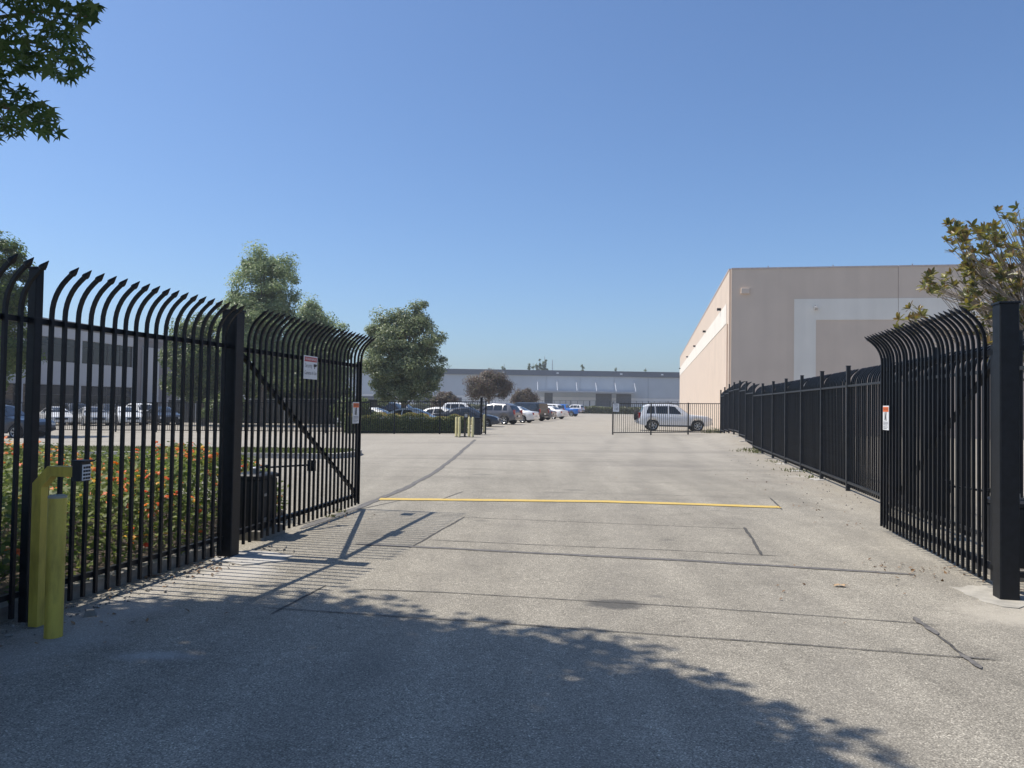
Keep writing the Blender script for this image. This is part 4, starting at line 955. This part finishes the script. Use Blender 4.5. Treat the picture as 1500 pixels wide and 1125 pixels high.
# big sweetgum over the entrance: its crown shades the foreground
def sweetgum():
    rng = np.random.default_rng(21); root = Vector((-6.6, 3.4, 0))
    g = empty('sweetgum_tree', root); tag(g, 'star-leaved tree reaching into the top left corner and shading the entrance', 'tree')
    edge = [on_ground(x, y) for x, y in [(-260, 900), (-60, 872), (120, 884), (180, 896), (270, 872), (380, 868), (450, 868), (540, 882), (600, 908), (700, 916), (870, 930), (940, 955), (985, 970), (1040, 1003), (1120, 1030), (1180, 1058), (1240, 1090), (1245, 1125)]]
    poly = [(p.x, p.y) for p in edge] + [(1.6, 2.9), (1.2, 2.2), (0.2, 1.9), (-4.5, 1.7), (-7.0, 2.6), (-7.4, 4.5)]
    up_poly = [(-90, -90), (150, -90), (146, 15), (126, 55), (134, 100), (98, 122), (66, 102), (22, 112), (-90, 118)]
    lo_poly = [(-90, 95), (26, 122), (66, 146), (80, 168), (95, 190), (80, 206), (42, 188), (20, 202), (-90, 232)]
    def ok(p, strict=True):
        s = seen(p)
        if s is None: return True, False
        px, py = s; m = 60
        if px < -m or px > 1500 + m or py < -m or py > 1185: return True, False
        if in_poly(px, py, up_poly) or in_poly(px, py, lo_poly): return True, True
        if px < -22 and py < 300: return True, False
        if py < -30: return True, False
        return False, True
    up_sun = np.array([-SHX, -SHY, 1.0])
    cl = []
    xs = [p[0] for p in poly]; ys = [p[1] for p in poly]
    tries = 0
    while len(cl) < 400 and tries < 40000:
        tries += 1
        x, y = rng.uniform(min(xs), max(xs)), rng.uniform(min(ys), max(ys))
        if not in_poly(x, y, poly): continue
        z = rng.uniform(4.6, 9.2); c = np.array([x, y, 0]) + up_sun * z
        if not ok(c)[0]: continue
        cl.append(c)
    cl = np.array(cl)
    P = []; N = []; tries = 0
    while len(P) < 33000:
        c = cl[rng.integers(0, len(cl))]; d = rng.normal(0, 1, 3) * np.array([0.30, 0.30, 0.2]); p = c + d
        k, vis = ok(p)
        if not k or vis: continue
        q = p - up_sun * p[2]
        fr = sum(in_poly(q[0] + 0.34 * math.cos(t), q[1] + 0.34 * math.sin(t), poly) for t in (0.3, 1.35, 2.4, 3.4, 4.5, 5.5)) / 6
        if rng.random() > fr ** 1.5: continue
        P.append(p); N.append(rng.normal(0, 0.5, 3) + np.array([-0.35, 0.05, 0.9]))
    LM = leaf_mat('sweetgum_leaf', [(0.045, 0.080, 0.024), (0.07, 0.12, 0.036), (0.11, 0.16, 0.055)], 0.58, 0.45)
    LO = leaf_mat('sweetgum_leaf_single', [(0.045, 0.080, 0.024), (0.07, 0.12, 0.036), (0.11, 0.16, 0.055)], 0.42, 0.45, True)
    off = np.array(root)
    o = link('crown', scatter('crown', STAR5_V, STAR5_F, np.array(P) - off, np.array(N), rng.uniform(0.12, 0.17, len(P)), LM, rng), g); o['kind'] = 'stuff'
    lm = np_mesh('leaf', STAR_V, STAR_F, LO)
    cnt = 0; more = []; spots = []
    while len(spots) < 760:
        px, py = rng.uniform(-40, 150), rng.uniform(-40, 232)
        if not (in_poly(px, py, up_poly) or in_poly(px, py, lo_poly)): continue
        spots.append((px, py))
    for px, py in spots:
        Yd = rng.uniform(5.0, 6.5); p = at(px, py, Yd) - root
        nn = Vector(rng.normal(0, 0.55, 3) + np.array([0.1, -0.5, 0.55])).normalized()
        if cnt < 290 and px > -12 and py > -12:
            lo = link('leaf', lm, g); lo.location = p; s = rng.uniform(0.115, 0.165); lo.scale = (s, s, s)
            lo.rotation_mode = 'QUATERNION'
            # tips hang down and outward
            t = Vector((rng.normal(0.25, 0.5), rng.normal(0, 0.4), -1)).normalized(); t = (t - nn * t.dot(nn)).normalized()
            lo.rotation_quaternion = Matrix((t.cross(nn), t, nn)).transposed().to_quaternion()
            cnt += 1
        else: more.append((tuple(p), tuple(nn)))
    o = link('hanging_leaves', scatter('hanging_leaves', STAR_V, STAR_F, np.array([m[0] for m in more]), np.array([m[1] for m in more]), rng.uniform(0.115, 0.16, len(more)), LM, rng), g); o['kind'] = 'stuff'
    MB().tube([(0, 0, -0.1), (0.05, 0.03, 1.6), (0.0, 0.1, 3.2), (0.3, 0.2, 5.8), (0.5, 0.3, 9.0)], [0.24, 0.18, 0.15, 0.10, 0.04], 12).build('trunk', BARK, g, True)
    lb = MB(); made = 0
    for c in cl[rng.permutation(len(cl))]:
        z0 = min(c[2] - 0.5, rng.uniform(3.0, 6.8)); a = np.array([-6.55, 3.45, z0]); m1 = a + (c - a) * 0.5 + np.array([0, 0, 0.25])
        if not all(not ok(a + (c - a) * t)[1] for t in np.linspace(0, 1, 14)) or not all(ok(m1 + (c - m1) * t)[0] for t in np.linspace(0, 1, 8)): continue
        lb.tube([tuple(a - off), tuple(m1 - off), tuple(c - off)], [0.055, 0.03, 0.008], 6, False); made += 1
        if made > 26: break
    # twigs carrying the leaves that hang into view
    for (x0, y0, x1, y1) in ((-30, 30, 140, 25), (-30, 60, 130, 85), (-30, 150, 85, 195), (-30, 90, 60, 105), (-40, 175, 35, 190)):
        a, b_ = at(x0, y0, 6.6) - root, at(x1, y1, 6.2) - root; mid = (a + b_) / 2 + Vector((0, 0, 0.06))
        lb.tube([a + Vector((-1.2, -0.3, 0.2)), a, mid, b_], [0.03, 0.02, 0.012, 0.004], 6, False)
    lb.build('limbs', BARK, g)
sweetgum()

# magnolia over the right fence
def magnolia():
    rng = np.random.default_rng(33); base = Vector((9.6, 13.6, 0)); g = empty('magnolia_tree', base)
    tag(g, 'open magnolia with olive and bronze leaves above the right gate leaf', 'tree')
    C = [(1400, 333), (1400, 352), (1436, 342), (1462, 338), (1479, 317), (1500, 332), (1420, 372), (1442, 366), (1470, 360), (1495, 350), (1368, 415), (1352, 418), (1382, 422), (1410, 396), (1424, 404), (1452, 385), (1482, 382), (1502, 398), (1412, 428), (1432, 412), (1452, 432), (1492, 418), (1470, 408),
         (1338, 462), (1332, 468), (1440, 455), (1452, 470), (1500, 448), (1480, 440), (1466, 462), (1430, 428), (1440, 490), (1408, 345), (1446, 395), (1520, 340), (1540, 380), (1530, 430), (1560, 350), (1580, 410), (1600, 380), (1550, 460), (1610, 440), (1530, 310), (1570, 300), (1640, 400), (1460, 500), (1490, 480), (1515, 490), (1448, 520), (1500, 520), (1460, 350), (1426, 340), (1412, 362), (1488, 368), (1432, 388), (1475, 430), (1490, 460), (1478, 500), (1458, 445), (1500, 470), (1426, 452), (1412, 440)]
    cols = [(0.075, 0.085, 0.025), (0.13, 0.14, 0.035), (0.25, 0.22, 0.05), (0.18, 0.11, 0.045), (0.06, 0.075, 0.03), (0.32, 0.29, 0.09)]
    LM = leaf_mat('magnolia_leaf', cols, 0.35, 0.35); LO = leaf_mat('magnolia_leaf_single', cols, 0.35, 0.35, True)
    lm = np_mesh('leaf', OVAL_V, OVAL_F, LO); cnt = 0; V = []; F = []; lb = MB()
    fork = [Vector((9.5, 13.5, 1.9)), Vector((9.3, 13.4, 2.8)), Vector((10.1, 13.7, 2.9))]
    single = []
    for px, py in C:
        for r in range(6):
            ctr = at(px + rng.normal(0, 10), py + rng.normal(0, 8), rng.uniform(12.3, 15.2))
            ax = Vector((rng.normal(0, 0.6), rng.normal(-0.1, 0.6), 1)).normalized()
            nl = rng.integers(6, 12)
            for k in range(nl):
                a = 2 * math.pi * k / nl + rng.normal(0, 0.3); e = rng.uniform(0.1, 0.9)
                t = Vector((math.cos(a) * math.cos(e), math.sin(a) * math.cos(e), math.sin(e)))
                t = (ax.to_track_quat('Z', 'Y') @ t).normalized(); nn = (ax - t * ax.dot(t)).normalized()
                s = rng.uniform(0.11, 0.17); Rm = Matrix((t.cross(nn), t, nn)).transposed()
                single.append((ctr, s, Rm, px, py))
            f = fork[rng.integers(0, 3)]
            if r == 0:
                mid = f.lerp(ctr, 0.55) + Vector((rng.normal(0, 0.15), rng.normal(0, 0.15), rng.normal(-0.1, 0.1)))
                lb.tube([f - base, mid - base, ctr - base], [0.03, 0.015, 0.005], 5, False)
            else: lb.tube([mid - base, mid.lerp(ctr, 0.6) - base + Vector((0, 0, -0.05)), ctr - base], [0.012, 0.008, 0.004], 4, False)
    order = rng.permutation(len(single))
    for i in order:
        ctr, s, Rm, px, py = single[i]
        if cnt < 290 and px < 1500 and py < 500:
            o = link('leaf', lm, g); o.location = ctr - base; o.scale = (s, s, s); o.rotation_mode = 'QUATERNION'; o.rotation_quaternion = Rm.to_quaternion(); cnt += 1
        else:
            k = len(V); M = np.array(Rm) * s; W = OVAL_V @ M.T + np.array(ctr - base)
            V += W.tolist(); F += (OVAL_F + k).tolist()
    o = link('crown', np_mesh('crown', np.array(V), np.array(F), LM), g); o['kind'] = 'stuff'
    MB().tube([(0, 0, -0.1), (-0.05, -0.05, 1.0), fork[0] - base], [0.09, 0.07, 0.055], 9).build('trunk', BARK_PALE, g, True)
    for f in fork[1:]: lb.tube([fork[0] - base, f - base], [0.05, 0.03], 6, False)
    lb.build('limbs', BARK_PALE, g)
magnolia()

# ------------------------------------------------------------------ vehicles
CAR_GLASS = mat('tinted_car_glass', (0.012, 0.015, 0.018), 0.05, 0, 0.1, 3, spec=0.9)
TYRE = mat('tyre_rubber', (0.018, 0.018, 0.019), 0.85); RIM = mat('alloy_rim', (0.50, 0.51, 0.52), 0.3, 0.8, 0.1); TRIM = mat('black_trim', (0.02, 0.02, 0.022), 0.6)
TAIL = mat('red_lamp', (0.30, 0.012, 0.012), 0.2, 0, 0.1, coat=0.5); HEAD = mat('clear_lamp', (0.62, 0.64, 0.66), 0.12, 0.2, 0.1, coat=0.5); PLATEM = mat('number_plate', (0.7, 0.7, 0.68), 0.5)
def paint(name, c, metal=0.35): return mat(name, c, 0.32, metal, 0.03, 2.0, coat=0.5)
TYPES = {
 'suv': dict(L=4.6, W=0.90, belt=1.05, top=[(0, .60), (.03, .98), (.10, 1.08), (.34, 1.60), (.62, 1.70), (1.9, 1.73), (2.42, 1.65), (3.08, 1.14), (3.26, 1.08), (4.28, .99), (4.52, .88), (4.6, .62)], roofw=0.66, wr=.36, ax=(.86, 3.66), side=[(.45, .98, .14), (1.06, 1.80, 0), (1.87, 2.72, .46)], ws=(2.46, 3.07), rw=(.12, .32), sill=.34),
 'crv': dict(L=4.5, W=0.90, belt=1.05, top=[(0, .60), (.03, .95), (.12, 1.05), (.45, 1.52), (.85, 1.66), (1.9, 1.68), (2.5, 1.60), (3.25, 1.14), (3.45, 1.06), (4.15, .96), (4.42, .84), (4.5, .6)], roofw=0.62, wr=.35, ax=(.84, 3.50), side=[(.62, 1.0, .10), (1.08, 1.80, 0), (1.87, 2.95, .55)], ws=(2.55, 3.25), rw=(.16, .44), sill=.32),
 'sedan': dict(L=4.75, W=0.90, belt=.94, top=[(0, .58), (.03, .88), (.12, .99), (.80, 1.05), (1.45, 1.36), (1.95, 1.45), (2.5, 1.45), (3.05, 1.27), (3.50, 1.02), (3.70, .97), (4.40, .86), (4.68, .72), (4.75, .5)], roofw=0.58, wr=.325, ax=(.98, 3.80), side=[(1.22, 1.95, -.35), (2.02, 3.15, .60)], ws=(2.62, 3.50), rw=(.88, 1.46), sill=.26),
 'boxy': dict(L=4.9, W=0.95, belt=1.12, top=[(0, .62), (.03, 1.05), (.08, 1.15), (.18, 1.72), (.40, 1.80), (2.9, 1.80), (3.2, 1.70), (3.70, 1.20), (3.85, 1.12), (4.6, 1.05), (4.84, .92), (4.9, .62)], roofw=0.76, wr=.38, ax=(.90, 3.92), side=[(.36, 1.2, .05), (1.28, 2.15, 0), (2.22, 3.30, .40)], ws=(3.22, 3.68), rw=(.10, .19), sill=.36),
 'pickup': dict(L=5.2, W=0.90, belt=1.08, top=[(0, .70), (.03, 1.08), (.10, 1.12), (1.80, 1.12), (1.86, 1.20), (2.02, 1.62), (2.25, 1.70), (3.0, 1.70), (3.25, 1.62), (3.85, 1.14), (4.0, 1.10), (4.85, 1.02), (5.12, .90), (5.2, .62)], roofw=0.66, wr=.36, ax=(1.05, 4.25), side=[(2.12, 2.60, -.10), (2.68, 3.45, .40)], ws=(3.28, 3.84), rw=(1.88, 2.02), sill=.38),
}
def wheel_meshes():
    t = MB().lathe([(0.62, -.10), (0.93, -.11), (1.0, -.08), (1.0, .08), (0.93, .11), (0.66, .105)], 22, 'y').mesh('tyre', TYRE, True)
    b = MB().lathe([(0.60, -.08), (0.66, -.095), (0.655, -.115), (0.60, -.10), (0.57, -.03), (0.1, -.03), (0.05, -.02)], 22, 'y')
    for k in range(6):
        a = k * math.pi / 3; b.box((0.33 * math.cos(a), -.085, 0.33 * math.sin(a)), (0.60, .035, .13), Matrix.Rotation(-a, 3, 'Y'))
    b.lathe([(0.13, -.06), (0.13, -.11), (0.08, -.12)], 12, 'y')
    return t, b.mesh('rim', RIM, False), MB().lathe([(0.58, -.028), (0.58, -.036)], 22, 'y').mesh('brake_shadow', TRIM)  # last mesh: dark disc standing in for the shade behind the spokes
WT, WRIM, WBACK = wheel_meshes()
def car(label, kind, pm, loc, yaw, cat='car', name='parked_car', scale=1.0, extra=None, group='cars in the car parks', stripe=None):
    T = TYPES[kind]; L, W, belt, wr = T['L'], T['W'], T['belt'], T['wr']
    g = empty(name, loc, heading_rot(yaw)); g.scale = (scale,) * 3; tag(g, label, cat, group)
    tx, tz = [p[0] for p in T['top']], [p[1] for p in T['top']]
    c0 = L / 2
    ztop = lambda x: float(np.interp(x, tx, tz))
    def zlow(x):
        z = T['sill']; e = min(x, L - x)
        if e < 0.35: z += 0.10 * (1 - e / 0.35)
        for a in T['ax']:
            d = abs(x - a); R = wr + 0.055
            if d < R: z = max(z, wr + math.sqrt(R * R - d * d))
        return z
    def wb(x):
        e = min(x, L - x); t = max(0.0, 1 - e / 0.55); return W * (1 - 0.16 * t ** 2.2)
    def sec(x):
        zt = ztop(x); zb = min(belt - 0.03 * (x / L), zt - 0.035); zl = min(zlow(x), zb - 0.08); w_ = wb(x)
        gh = min(1.0, max(0.0, (zt - zb - 0.05) / (max(tz) - belt - 0.05)))
        wrf = w_ * 0.93 * (1 - gh) + T['roofw'] * gh
        zs = zt - (0.03 + 0.055 * gh)
        return [(w_ * 0.94, zl), (w_ * 0.995, zl + (zb - zl) * 0.35), (w_, zl + (zb - zl) * 0.72), (w_ * 0.955, zb), (wrf, zs), (wrf * 0.80, zt - 0.012), (wrf * 0.4, zt - 0.002)]
    xs = sorted(set([round(v, 3) for v in np.linspace(0, L, 33)] + [round(v, 3) for v in tx] + [round(a + R_, 3) for a in T['ax'] for R_ in np.linspace(-wr - .06, wr + .06, 13)]))
    xs = [x for x in xs if 0 <= x <= L]
    V = []; F = []; rows = []
    for x in xs:
        s = sec(x); ring = [(x - c0, -y, z) for y, z in s] + [(x - c0, 0, ztop(x))] + [(x - c0, y, z) for y, z in reversed(s)]
        rows.append(len(V)); V += ring
    k = 15
    for a, b in zip(rows[:-1], rows[1:]):
        for i in range(k - 1): F.append((a + i, a + i + 1, b + i + 1, b + i))
        F.append((a + k - 1, a, b, b + k - 1))
    F.append(tuple(range(k))); F.append(tuple(rows[-1] + i for i in reversed(range(k))))
    b = MB(); b.v = V; b.f = F; b.build('body', pm, g, True)
    # glass follows the body surface
    def side_pt(x, t, sg, off=0.006):
        s = sec(x); (y0, z0), (y1, z1) = s[3], s[4]; return (x - c0, sg * (y0 + (y1 - y0) * t + off), z0 + (z1 - z0) * t + 0.002)
    for sg in (-1, 1):
        for (a, e, sl_) in T['side']:
            Vv = []; Ff = []; n = 6; tt = (0.10, 0.5, 0.90)
            for t in tt:
                a_, e_ = a, e
                if sl_ > 0.15: e_ = e - sl_ * (t - 0.1) / 0.8
                elif sl_ < -0.05: a_ = a - sl_ * (t - 0.1) / 0.8
                elif sl_ > 0: a_ = a + sl_ * (t - 0.1) / 0.8
                for i in range(n): Vv.append(side_pt(a_ + (e_ - a_) * i / (n - 1), t, sg))
            for j in range(2):
                for i in range(n - 1): Ff.append((j * n + i, j * n + i + 1, (j + 1) * n + i + 1, (j + 1) * n + i))
            q = MB(); q.v = Vv; q.f = Ff; q.build('side_window', CAR_GLASS, g)
    for nm, (a, e) in (('windscreen', T['ws']), ('rear_window', T['rw'])):
        Vv = []; Ff = []; m_ = 5; dz = 0.010; dirx = 0.010 if nm == 'windscreen' else -0.010
        for i in range(4):
            x = a + (e - a) * (0.06 + 0.88 * i / 3); s = sec(x); zt = ztop(x)
            for j in range(m_):
                u = -0.93 + 1.86 * j / (m_ - 1); au = abs(u) * s[4][0]
                z = float(np.interp(au, [0, s[6][0], s[5][0], s[4][0]], [zt, s[6][1], s[5][1], s[4][1]])); Vv.append((x - c0 + dirx, u * s[4][0], z + dz))
        for i in range(3):
            for j in range(m_ - 1): Ff.append((i * m_ + j, i * m_ + j + 1, (i + 1) * m_ + j + 1, (i + 1) * m_ + j))
        q = MB(); q.v = Vv; q.f = Ff; q.build(nm, CAR_GLASS, g)
    for a in T['ax']:
        for sg in (-1, 1):
            wv = empty('wheel', (a - c0, sg * (W - 0.115), wr)); wv.parent = g; wv.scale = (wr, 1, wr); wv.rotation_euler = (0, 0.3 * a, 0 if sg < 0 else math.pi)
            for nm, me in (('tyre', WT), ('rim', WRIM), ('spoke_shade_disc', WBACK)): link(nm, me, wv)
    zb = belt
    for sg in (-1, 1):
        yb = wb(0.1) * 0.86; q = ztop(0.15)
        tall = kind in ('suv', 'crv', 'boxy')
        MB().cbox((0.055 - c0, sg * yb, (0.98 if tall else 0.80)), (0.14, 0.17, 0.36 if tall else 0.17), 0.02).build('taillight', TAIL, g)
        MB().cbox((L - 0.13 - c0, sg * wb(L - 0.1) * 0.80, ztop(L - 0.12) - 0.13), (0.22, 0.30, 0.13), 0.02).build('headlight', HEAD, g)
        xm = T['ws'][1] - 0.42
        MB().cbox((xm - c0, sg * (W + 0.085), belt + 0.06), (0.10, 0.19, 0.13), 0.02).build('side_mirror', pm, g)
        for (a, e, sl_) in T['side'][-2:]:
            MB().cbox((a + 0.10 - c0, sg * (W + 0.006), belt - 0.14), (0.17, 0.03, 0.03), 0.008).build('door_handle', pm, g)
        MB().box(((T['ax'][0] + T['ax'][1]) / 2 - c0, sg * W * 0.945, T['sill'] - 0.005), (T['ax'][1] - T['ax'][0] - 2 * wr - 0.14, 0.04, 0.09)).build('sill_trim', TRIM, g)
    MB().cbox((0.01 - c0, 0, T['sill'] + 0.20), (0.12, W * 1.62, 0.18), 0.03).build('rear_bumper', pm if kind in ('crv', 'sedan') else STEEL if extra == 'old_suv' else TRIM, g)
    MB().box((-0.056 - c0, 0, T['sill'] + 0.34), (0.012, 0.33, 0.16)).build('number_plate', PLATEM, g)
    MB().cbox((L - 0.03 - c0, 0, T['sill'] + 0.16), (0.12, W * 1.6, 0.16), 0.03).build('front_bumper', pm if kind != 'suv' else TRIM, g)
    MB().box((L + 0.001 - c0, 0, T['sill'] + 0.32), (0.03, W * 0.9, 0.12)).build('grille', TRIM, g)
    if extra == 'old_suv':
        for sg in (-1, 1):
            r_ = MB().tube([(0.65 - c0, sg * 0.60, 1.70), (0.75 - c0, sg * 0.60, 1.76), (2.05 - c0, sg * 0.60, 1.80), (2.18 - c0, sg * 0.60, 1.70)], 0.02, 6).build('roof_rail', TRIM, g)
        wv = empty('spare_wheel', (-0.13 - c0, 0.1, 1.0)); wv.parent = g; wv.rotation_euler = (0, 0, math.pi / 2); wv.scale = (0.34, 1, 0.34)
        link('tyre', WT, wv); link('cover', WBACK, wv)
        MB().box((-0.09 - c0, 0, 0.60), (0.08, 1.5, 0.17)).build('step_bumper', STEEL, g)
    return g
SILVER = paint('silver_metallic', (0.74, 0.745, 0.75), 0.1); WHITEP = paint('white_car_paint', (0.74, 0.74, 0.73), 0.0); GREYP = paint('graphite_metallic', (0.13, 0.13, 0.145)); BLACKP = paint('black_car_paint', (0.012, 0.013, 0.016), 0.0)
BLUEP = paint('bright_blue_paint', (0.03, 0.16, 0.52), 0.2); NAVY = paint('dark_navy_paint', (0.025, 0.035, 0.055), 0.2); CHAMP = paint('champagne_metallic', (0.44, 0.43, 0.41)); REDP = paint('dark_red_paint', (0.22, 0.02, 0.02), 0.1)
def car_at(px, Y, label, kind, pm, yaw, **k):
    p = at(px, 595, Y); return car(label, kind, pm, (p.x, p.y, gz(p.x, p.y) + k.pop('dz', 0.0)), yaw, **k)
LEFT, RIGHT = YAW - math.pi / 2, YAW + math.pi / 2
car_at(987.5, 51.0, 'silver off-road car with rear spare wheel behind the bronze gate', 'suv', SILVER, rad(94), extra='old_suv', scale=1.03)
car_at(722, 61.5, 'graphite grey hatchback SUV parked tail-out beside the slim gate post', 'crv', GREYP, LEFT + 0.25, scale=1.0)
car_at(749, 68, 'pale silver car tail showing between the graphite SUV and the black boxy car', 'sedan', SILVER, LEFT + 0.2)
car_at(767.5, 76, 'black boxy car parked tail-out behind the graphite SUV', 'boxy', BLACKP, LEFT + 0.45)
car_at(781, 82, 'dark grey car tail peeping out right of the black boxy car', 'sedan', GREYP, LEFT + 0.2)
car_at(802, 88, 'white saloon parked tail-out left of the blue pickup', 'sedan', WHITEP, LEFT + 0.45)
car_at(799, 98, 'white car mostly hidden behind the white saloon', 'suv', WHITEP, LEFT + 0.3)
car_at(825, 110, 'bright blue pickup truck at the end of the row', 'pickup', BLUEP, LEFT + 0.25, cat='pickup', name='pickup_truck')
car_at(839, 150, 'white SUV farthest back behind the blue pickup', 'suv', WHITEP, LEFT + 0.35)
car_at(684, 54.5, 'dark navy saloon facing right behind the cream bollards', 'sedan', NAVY, RIGHT - 0.1, dz=-0.08)
car_at(604, 50, 'white saloon behind the hedge left end, roof and windows showing', 'sedan', WHITEP, RIGHT + 0.1, dz=-0.12)
car_at(647, 55, 'white car behind the hedge between two other parked cars', 'sedan', WHITEP, RIGHT, dz=-0.08)
car_at(682, 75, 'white SUV roof behind the dark navy saloon', 'suv', WHITEP, RIGHT)
car_at(578, 62, 'black SUV behind the hedge under the egg-shaped tree', 'suv', BLACKP, RIGHT)
car_at(592, 72, 'white SUV behind the black SUV under the egg-shaped tree', 'suv', WHITEP, RIGHT)
car_at(548, 52, 'silver saloon behind the hedge next to the left gate end', 'sedan', SILVER, RIGHT, dz=-0.1)
# car park on the far left
lot = [(82, 52, 'sedan', WHITEP, 'white saloon seen right of the left fence post'), (113, 56, 'suv', NAVY, 'navy SUV behind the picket fence, second from the left fence post'), (135, 51, 'sedan', CHAMP, 'champagne saloon behind the picket fence with a red-tailed car beside it'), (160, 57, 'crv', BLACKP, 'black hatchback in the middle of the left car park'),
       (184, 52, 'sedan', WHITEP, 'white saloon in the middle of the left car park'), (212, 58, 'suv', WHITEP, 'white SUV before the taupe office wing'), (238, 53, 'sedan', BLACKP, 'black saloon at the right end of the left car park'), (150, 64, 'sedan', REDP, 'dark red car behind the front row of the left car park')]
for k, (px, Y, kd, pm, lab) in enumerate(lot): car_at(px, Y + 7, lab, kd, pm, RIGHT + 0.55 if k % 2 else RIGHT + 0.7, dz=-0.05)
car_at(6, 37.0, 'dark car facing right at the left picture edge beyond the fence', 'suv', NAVY, rad(96), dz=-0.05, name='car', scale=0.94)

# ------------------------------------------------------------------ weeds, litter, stones
def tufts():
    P = []
    spots = [(1077, 628, 0.4, 200, .45), (1070, 632, 0.5, 60, .2), (1098, 659, 0.5, 90, .12), (1108, 663, 0.4, 90, .10), (1140, 677, .5, 40, .06), (1168, 690, 0.45, 80, .07), (1192, 699, 0.35, 50, .06), (1037, 634, .4, 60, .25), (1050, 634, .4, 60, .3), (487, 758, .08, 30, .05), (500, 750, .1, 20, .05)]
    V = []
    for px, py, r, n, h in spots:
        c = on_ground(px, py)
        for _ in range(n):
            x, y = c.x + RNG.normal(0, r * 0.5), c.y + RNG.normal(0, r * 0.7); z = gz(x, y); a = RNG.uniform(0, 6.28); hh = h * RNG.uniform(0.4, 1.2); w_ = 0.012 + hh * 0.06
            lx, ly = RNG.normal(0, 0.4) * hh, RNG.normal(0, 0.4) * hh
            V += [(x - math.cos(a) * w_, y - math.sin(a) * w_, z), (x + math.cos(a) * w_, y + math.sin(a) * w_, z), (x + lx, y + ly, z + hh)]
    o = link('weeds', np_mesh('weeds', np.array(V), np.arange(len(V)).reshape(-1, 3), leaf_mat('weed_leaf', [(0.075, 0.095, 0.03), (0.12, 0.14, 0.045), (0.20, 0.18, 0.085)], 0.3)))
    tag(o, 'straggly weeds along the foot of the right fence', 'weeds', kind='stuff')
tufts()
def litter():
    P = []; N = []
    for px, py, r, n in [(1345, 840, 0.22, 50), (1190, 744, 0.25, 22), (1240, 765, 0.3, 12), (1260, 728, .3, 14), (230, 850, 0.25, 34), (280, 835, 0.2, 40), (150, 900, 0.5, 22), (60, 925, .5, 20), (300, 822, .15, 26), (1100, 700, 1.2, 30), (1300, 850, .6, 14), (470, 757, .25, 30), (1150, 720, 1.0, 20)]:
        c = on_ground(px, py)
        for _ in range(n):
            x, y = c.x + RNG.normal(0, r), c.y + RNG.normal(0, r); P.append((x, y, gz(x, y) + 0.008 + RNG.random() * 0.012)); N.append((RNG.normal(0, .4), RNG.normal(0, .4), 1))
    o = link('leaf_litter', scatter('leaf_litter', DIAMOND_V, DIAMOND_F, np.array(P), np.array(N), RNG.uniform(0.02, 0.055, len(P)), leaf_mat('dry_leaf', [(0.16, 0.09, 0.045), (0.26, 0.16, 0.08), (0.10, 0.065, 0.04)], 0.1)))
    tag(o, 'dry leaf litter scattered on the asphalt', 'litter', kind='stuff')
    # pebbles and broken concrete along the kerb
    b = MB()
    for _ in range(260):
        if RNG.random() < 0.7:
            t = RNG.random(); y = 4.6 + 3.9 * t; x = fence_left_x(y) + abs(RNG.normal(0.0, 0.16)) + 0.02
        else:
            y = RNG.uniform(12, 26); x = fence_x(y) - abs(RNG.normal(0, 0.7)) - 0.1
        s = RNG.uniform(0.006, 0.022); q = Quaternion(RNG.normal(0, 1, 4).tolist()).normalized().to_matrix()
        b.box((x, y, gz(x, y) + s * 0.3), (s * 1.5, s, s * 0.8), q, 0.6)
    o = b.build('gravel', CONC_DARK); tag(o, 'loose pebbles along the kerb and fence foot', 'gravel', kind='stuff')
litter()
fl = on_ground(1231, 859.5)
o = link('fallen_leaf', np_mesh('fallen_leaf', np.array([(math.cos(a) * r * 0.075, math.sin(a) * r * 0.04, 0.008 + 0.012 * (i % 2)) for i, (a, r) in enumerate(zip(np.linspace(0, 2 * math.pi, 11)[:-1], [1.1, .6, 1, .6, 1, .7, 1.2, .6, 1, .55]))] + [(0, 0, 0.012)]), np.array([(10, i, (i + 1) % 10) for i in range(10)]), mat('pale_dry_leaf', (0.42, 0.29, 0.17), 0.8)))
o.location = (fl.x, fl.y, 0.004); tag(o, 'single pale tan dry leaf lying on the open asphalt', 'leaf')
rk = on_ground(132, 902); b = MB(); b.box((0, 0, 0.02), (0.09, 0.07, 0.05), Matrix.Rotation(0.4, 3, 'Z'), 0.6); o = b.build('stone', CONC_DARK); o.location = (rk.x, rk.y, 0); tag(o, 'dark stone lying on the asphalt right of the bollard', 'stone')

# ------------------------------------------------------------------ thin summer haze
hz = MB().span((-640, -240, -2.2), (640, 940, 24)).build('haze'); tag(hz, kind='stuff')
hm = bpy.data.materials.new('summer_haze'); hm.use_nodes = True; hn = hm.node_tree; hn.nodes.clear()
ho = hn.nodes.new('ShaderNodeOutputMaterial'); hv = hn.nodes.new('ShaderNodeVolumePrincipled')
hv.inputs['Color'].default_value = (0.90, 0.94, 1.0, 1); hv.inputs['Density'].default_value = 0.0007; hv.inputs['Anisotropy'].default_value = 0.3
hn.links.new(hv.outputs[0], ho.inputs['Volume']); hz.data.materials.append(hm)
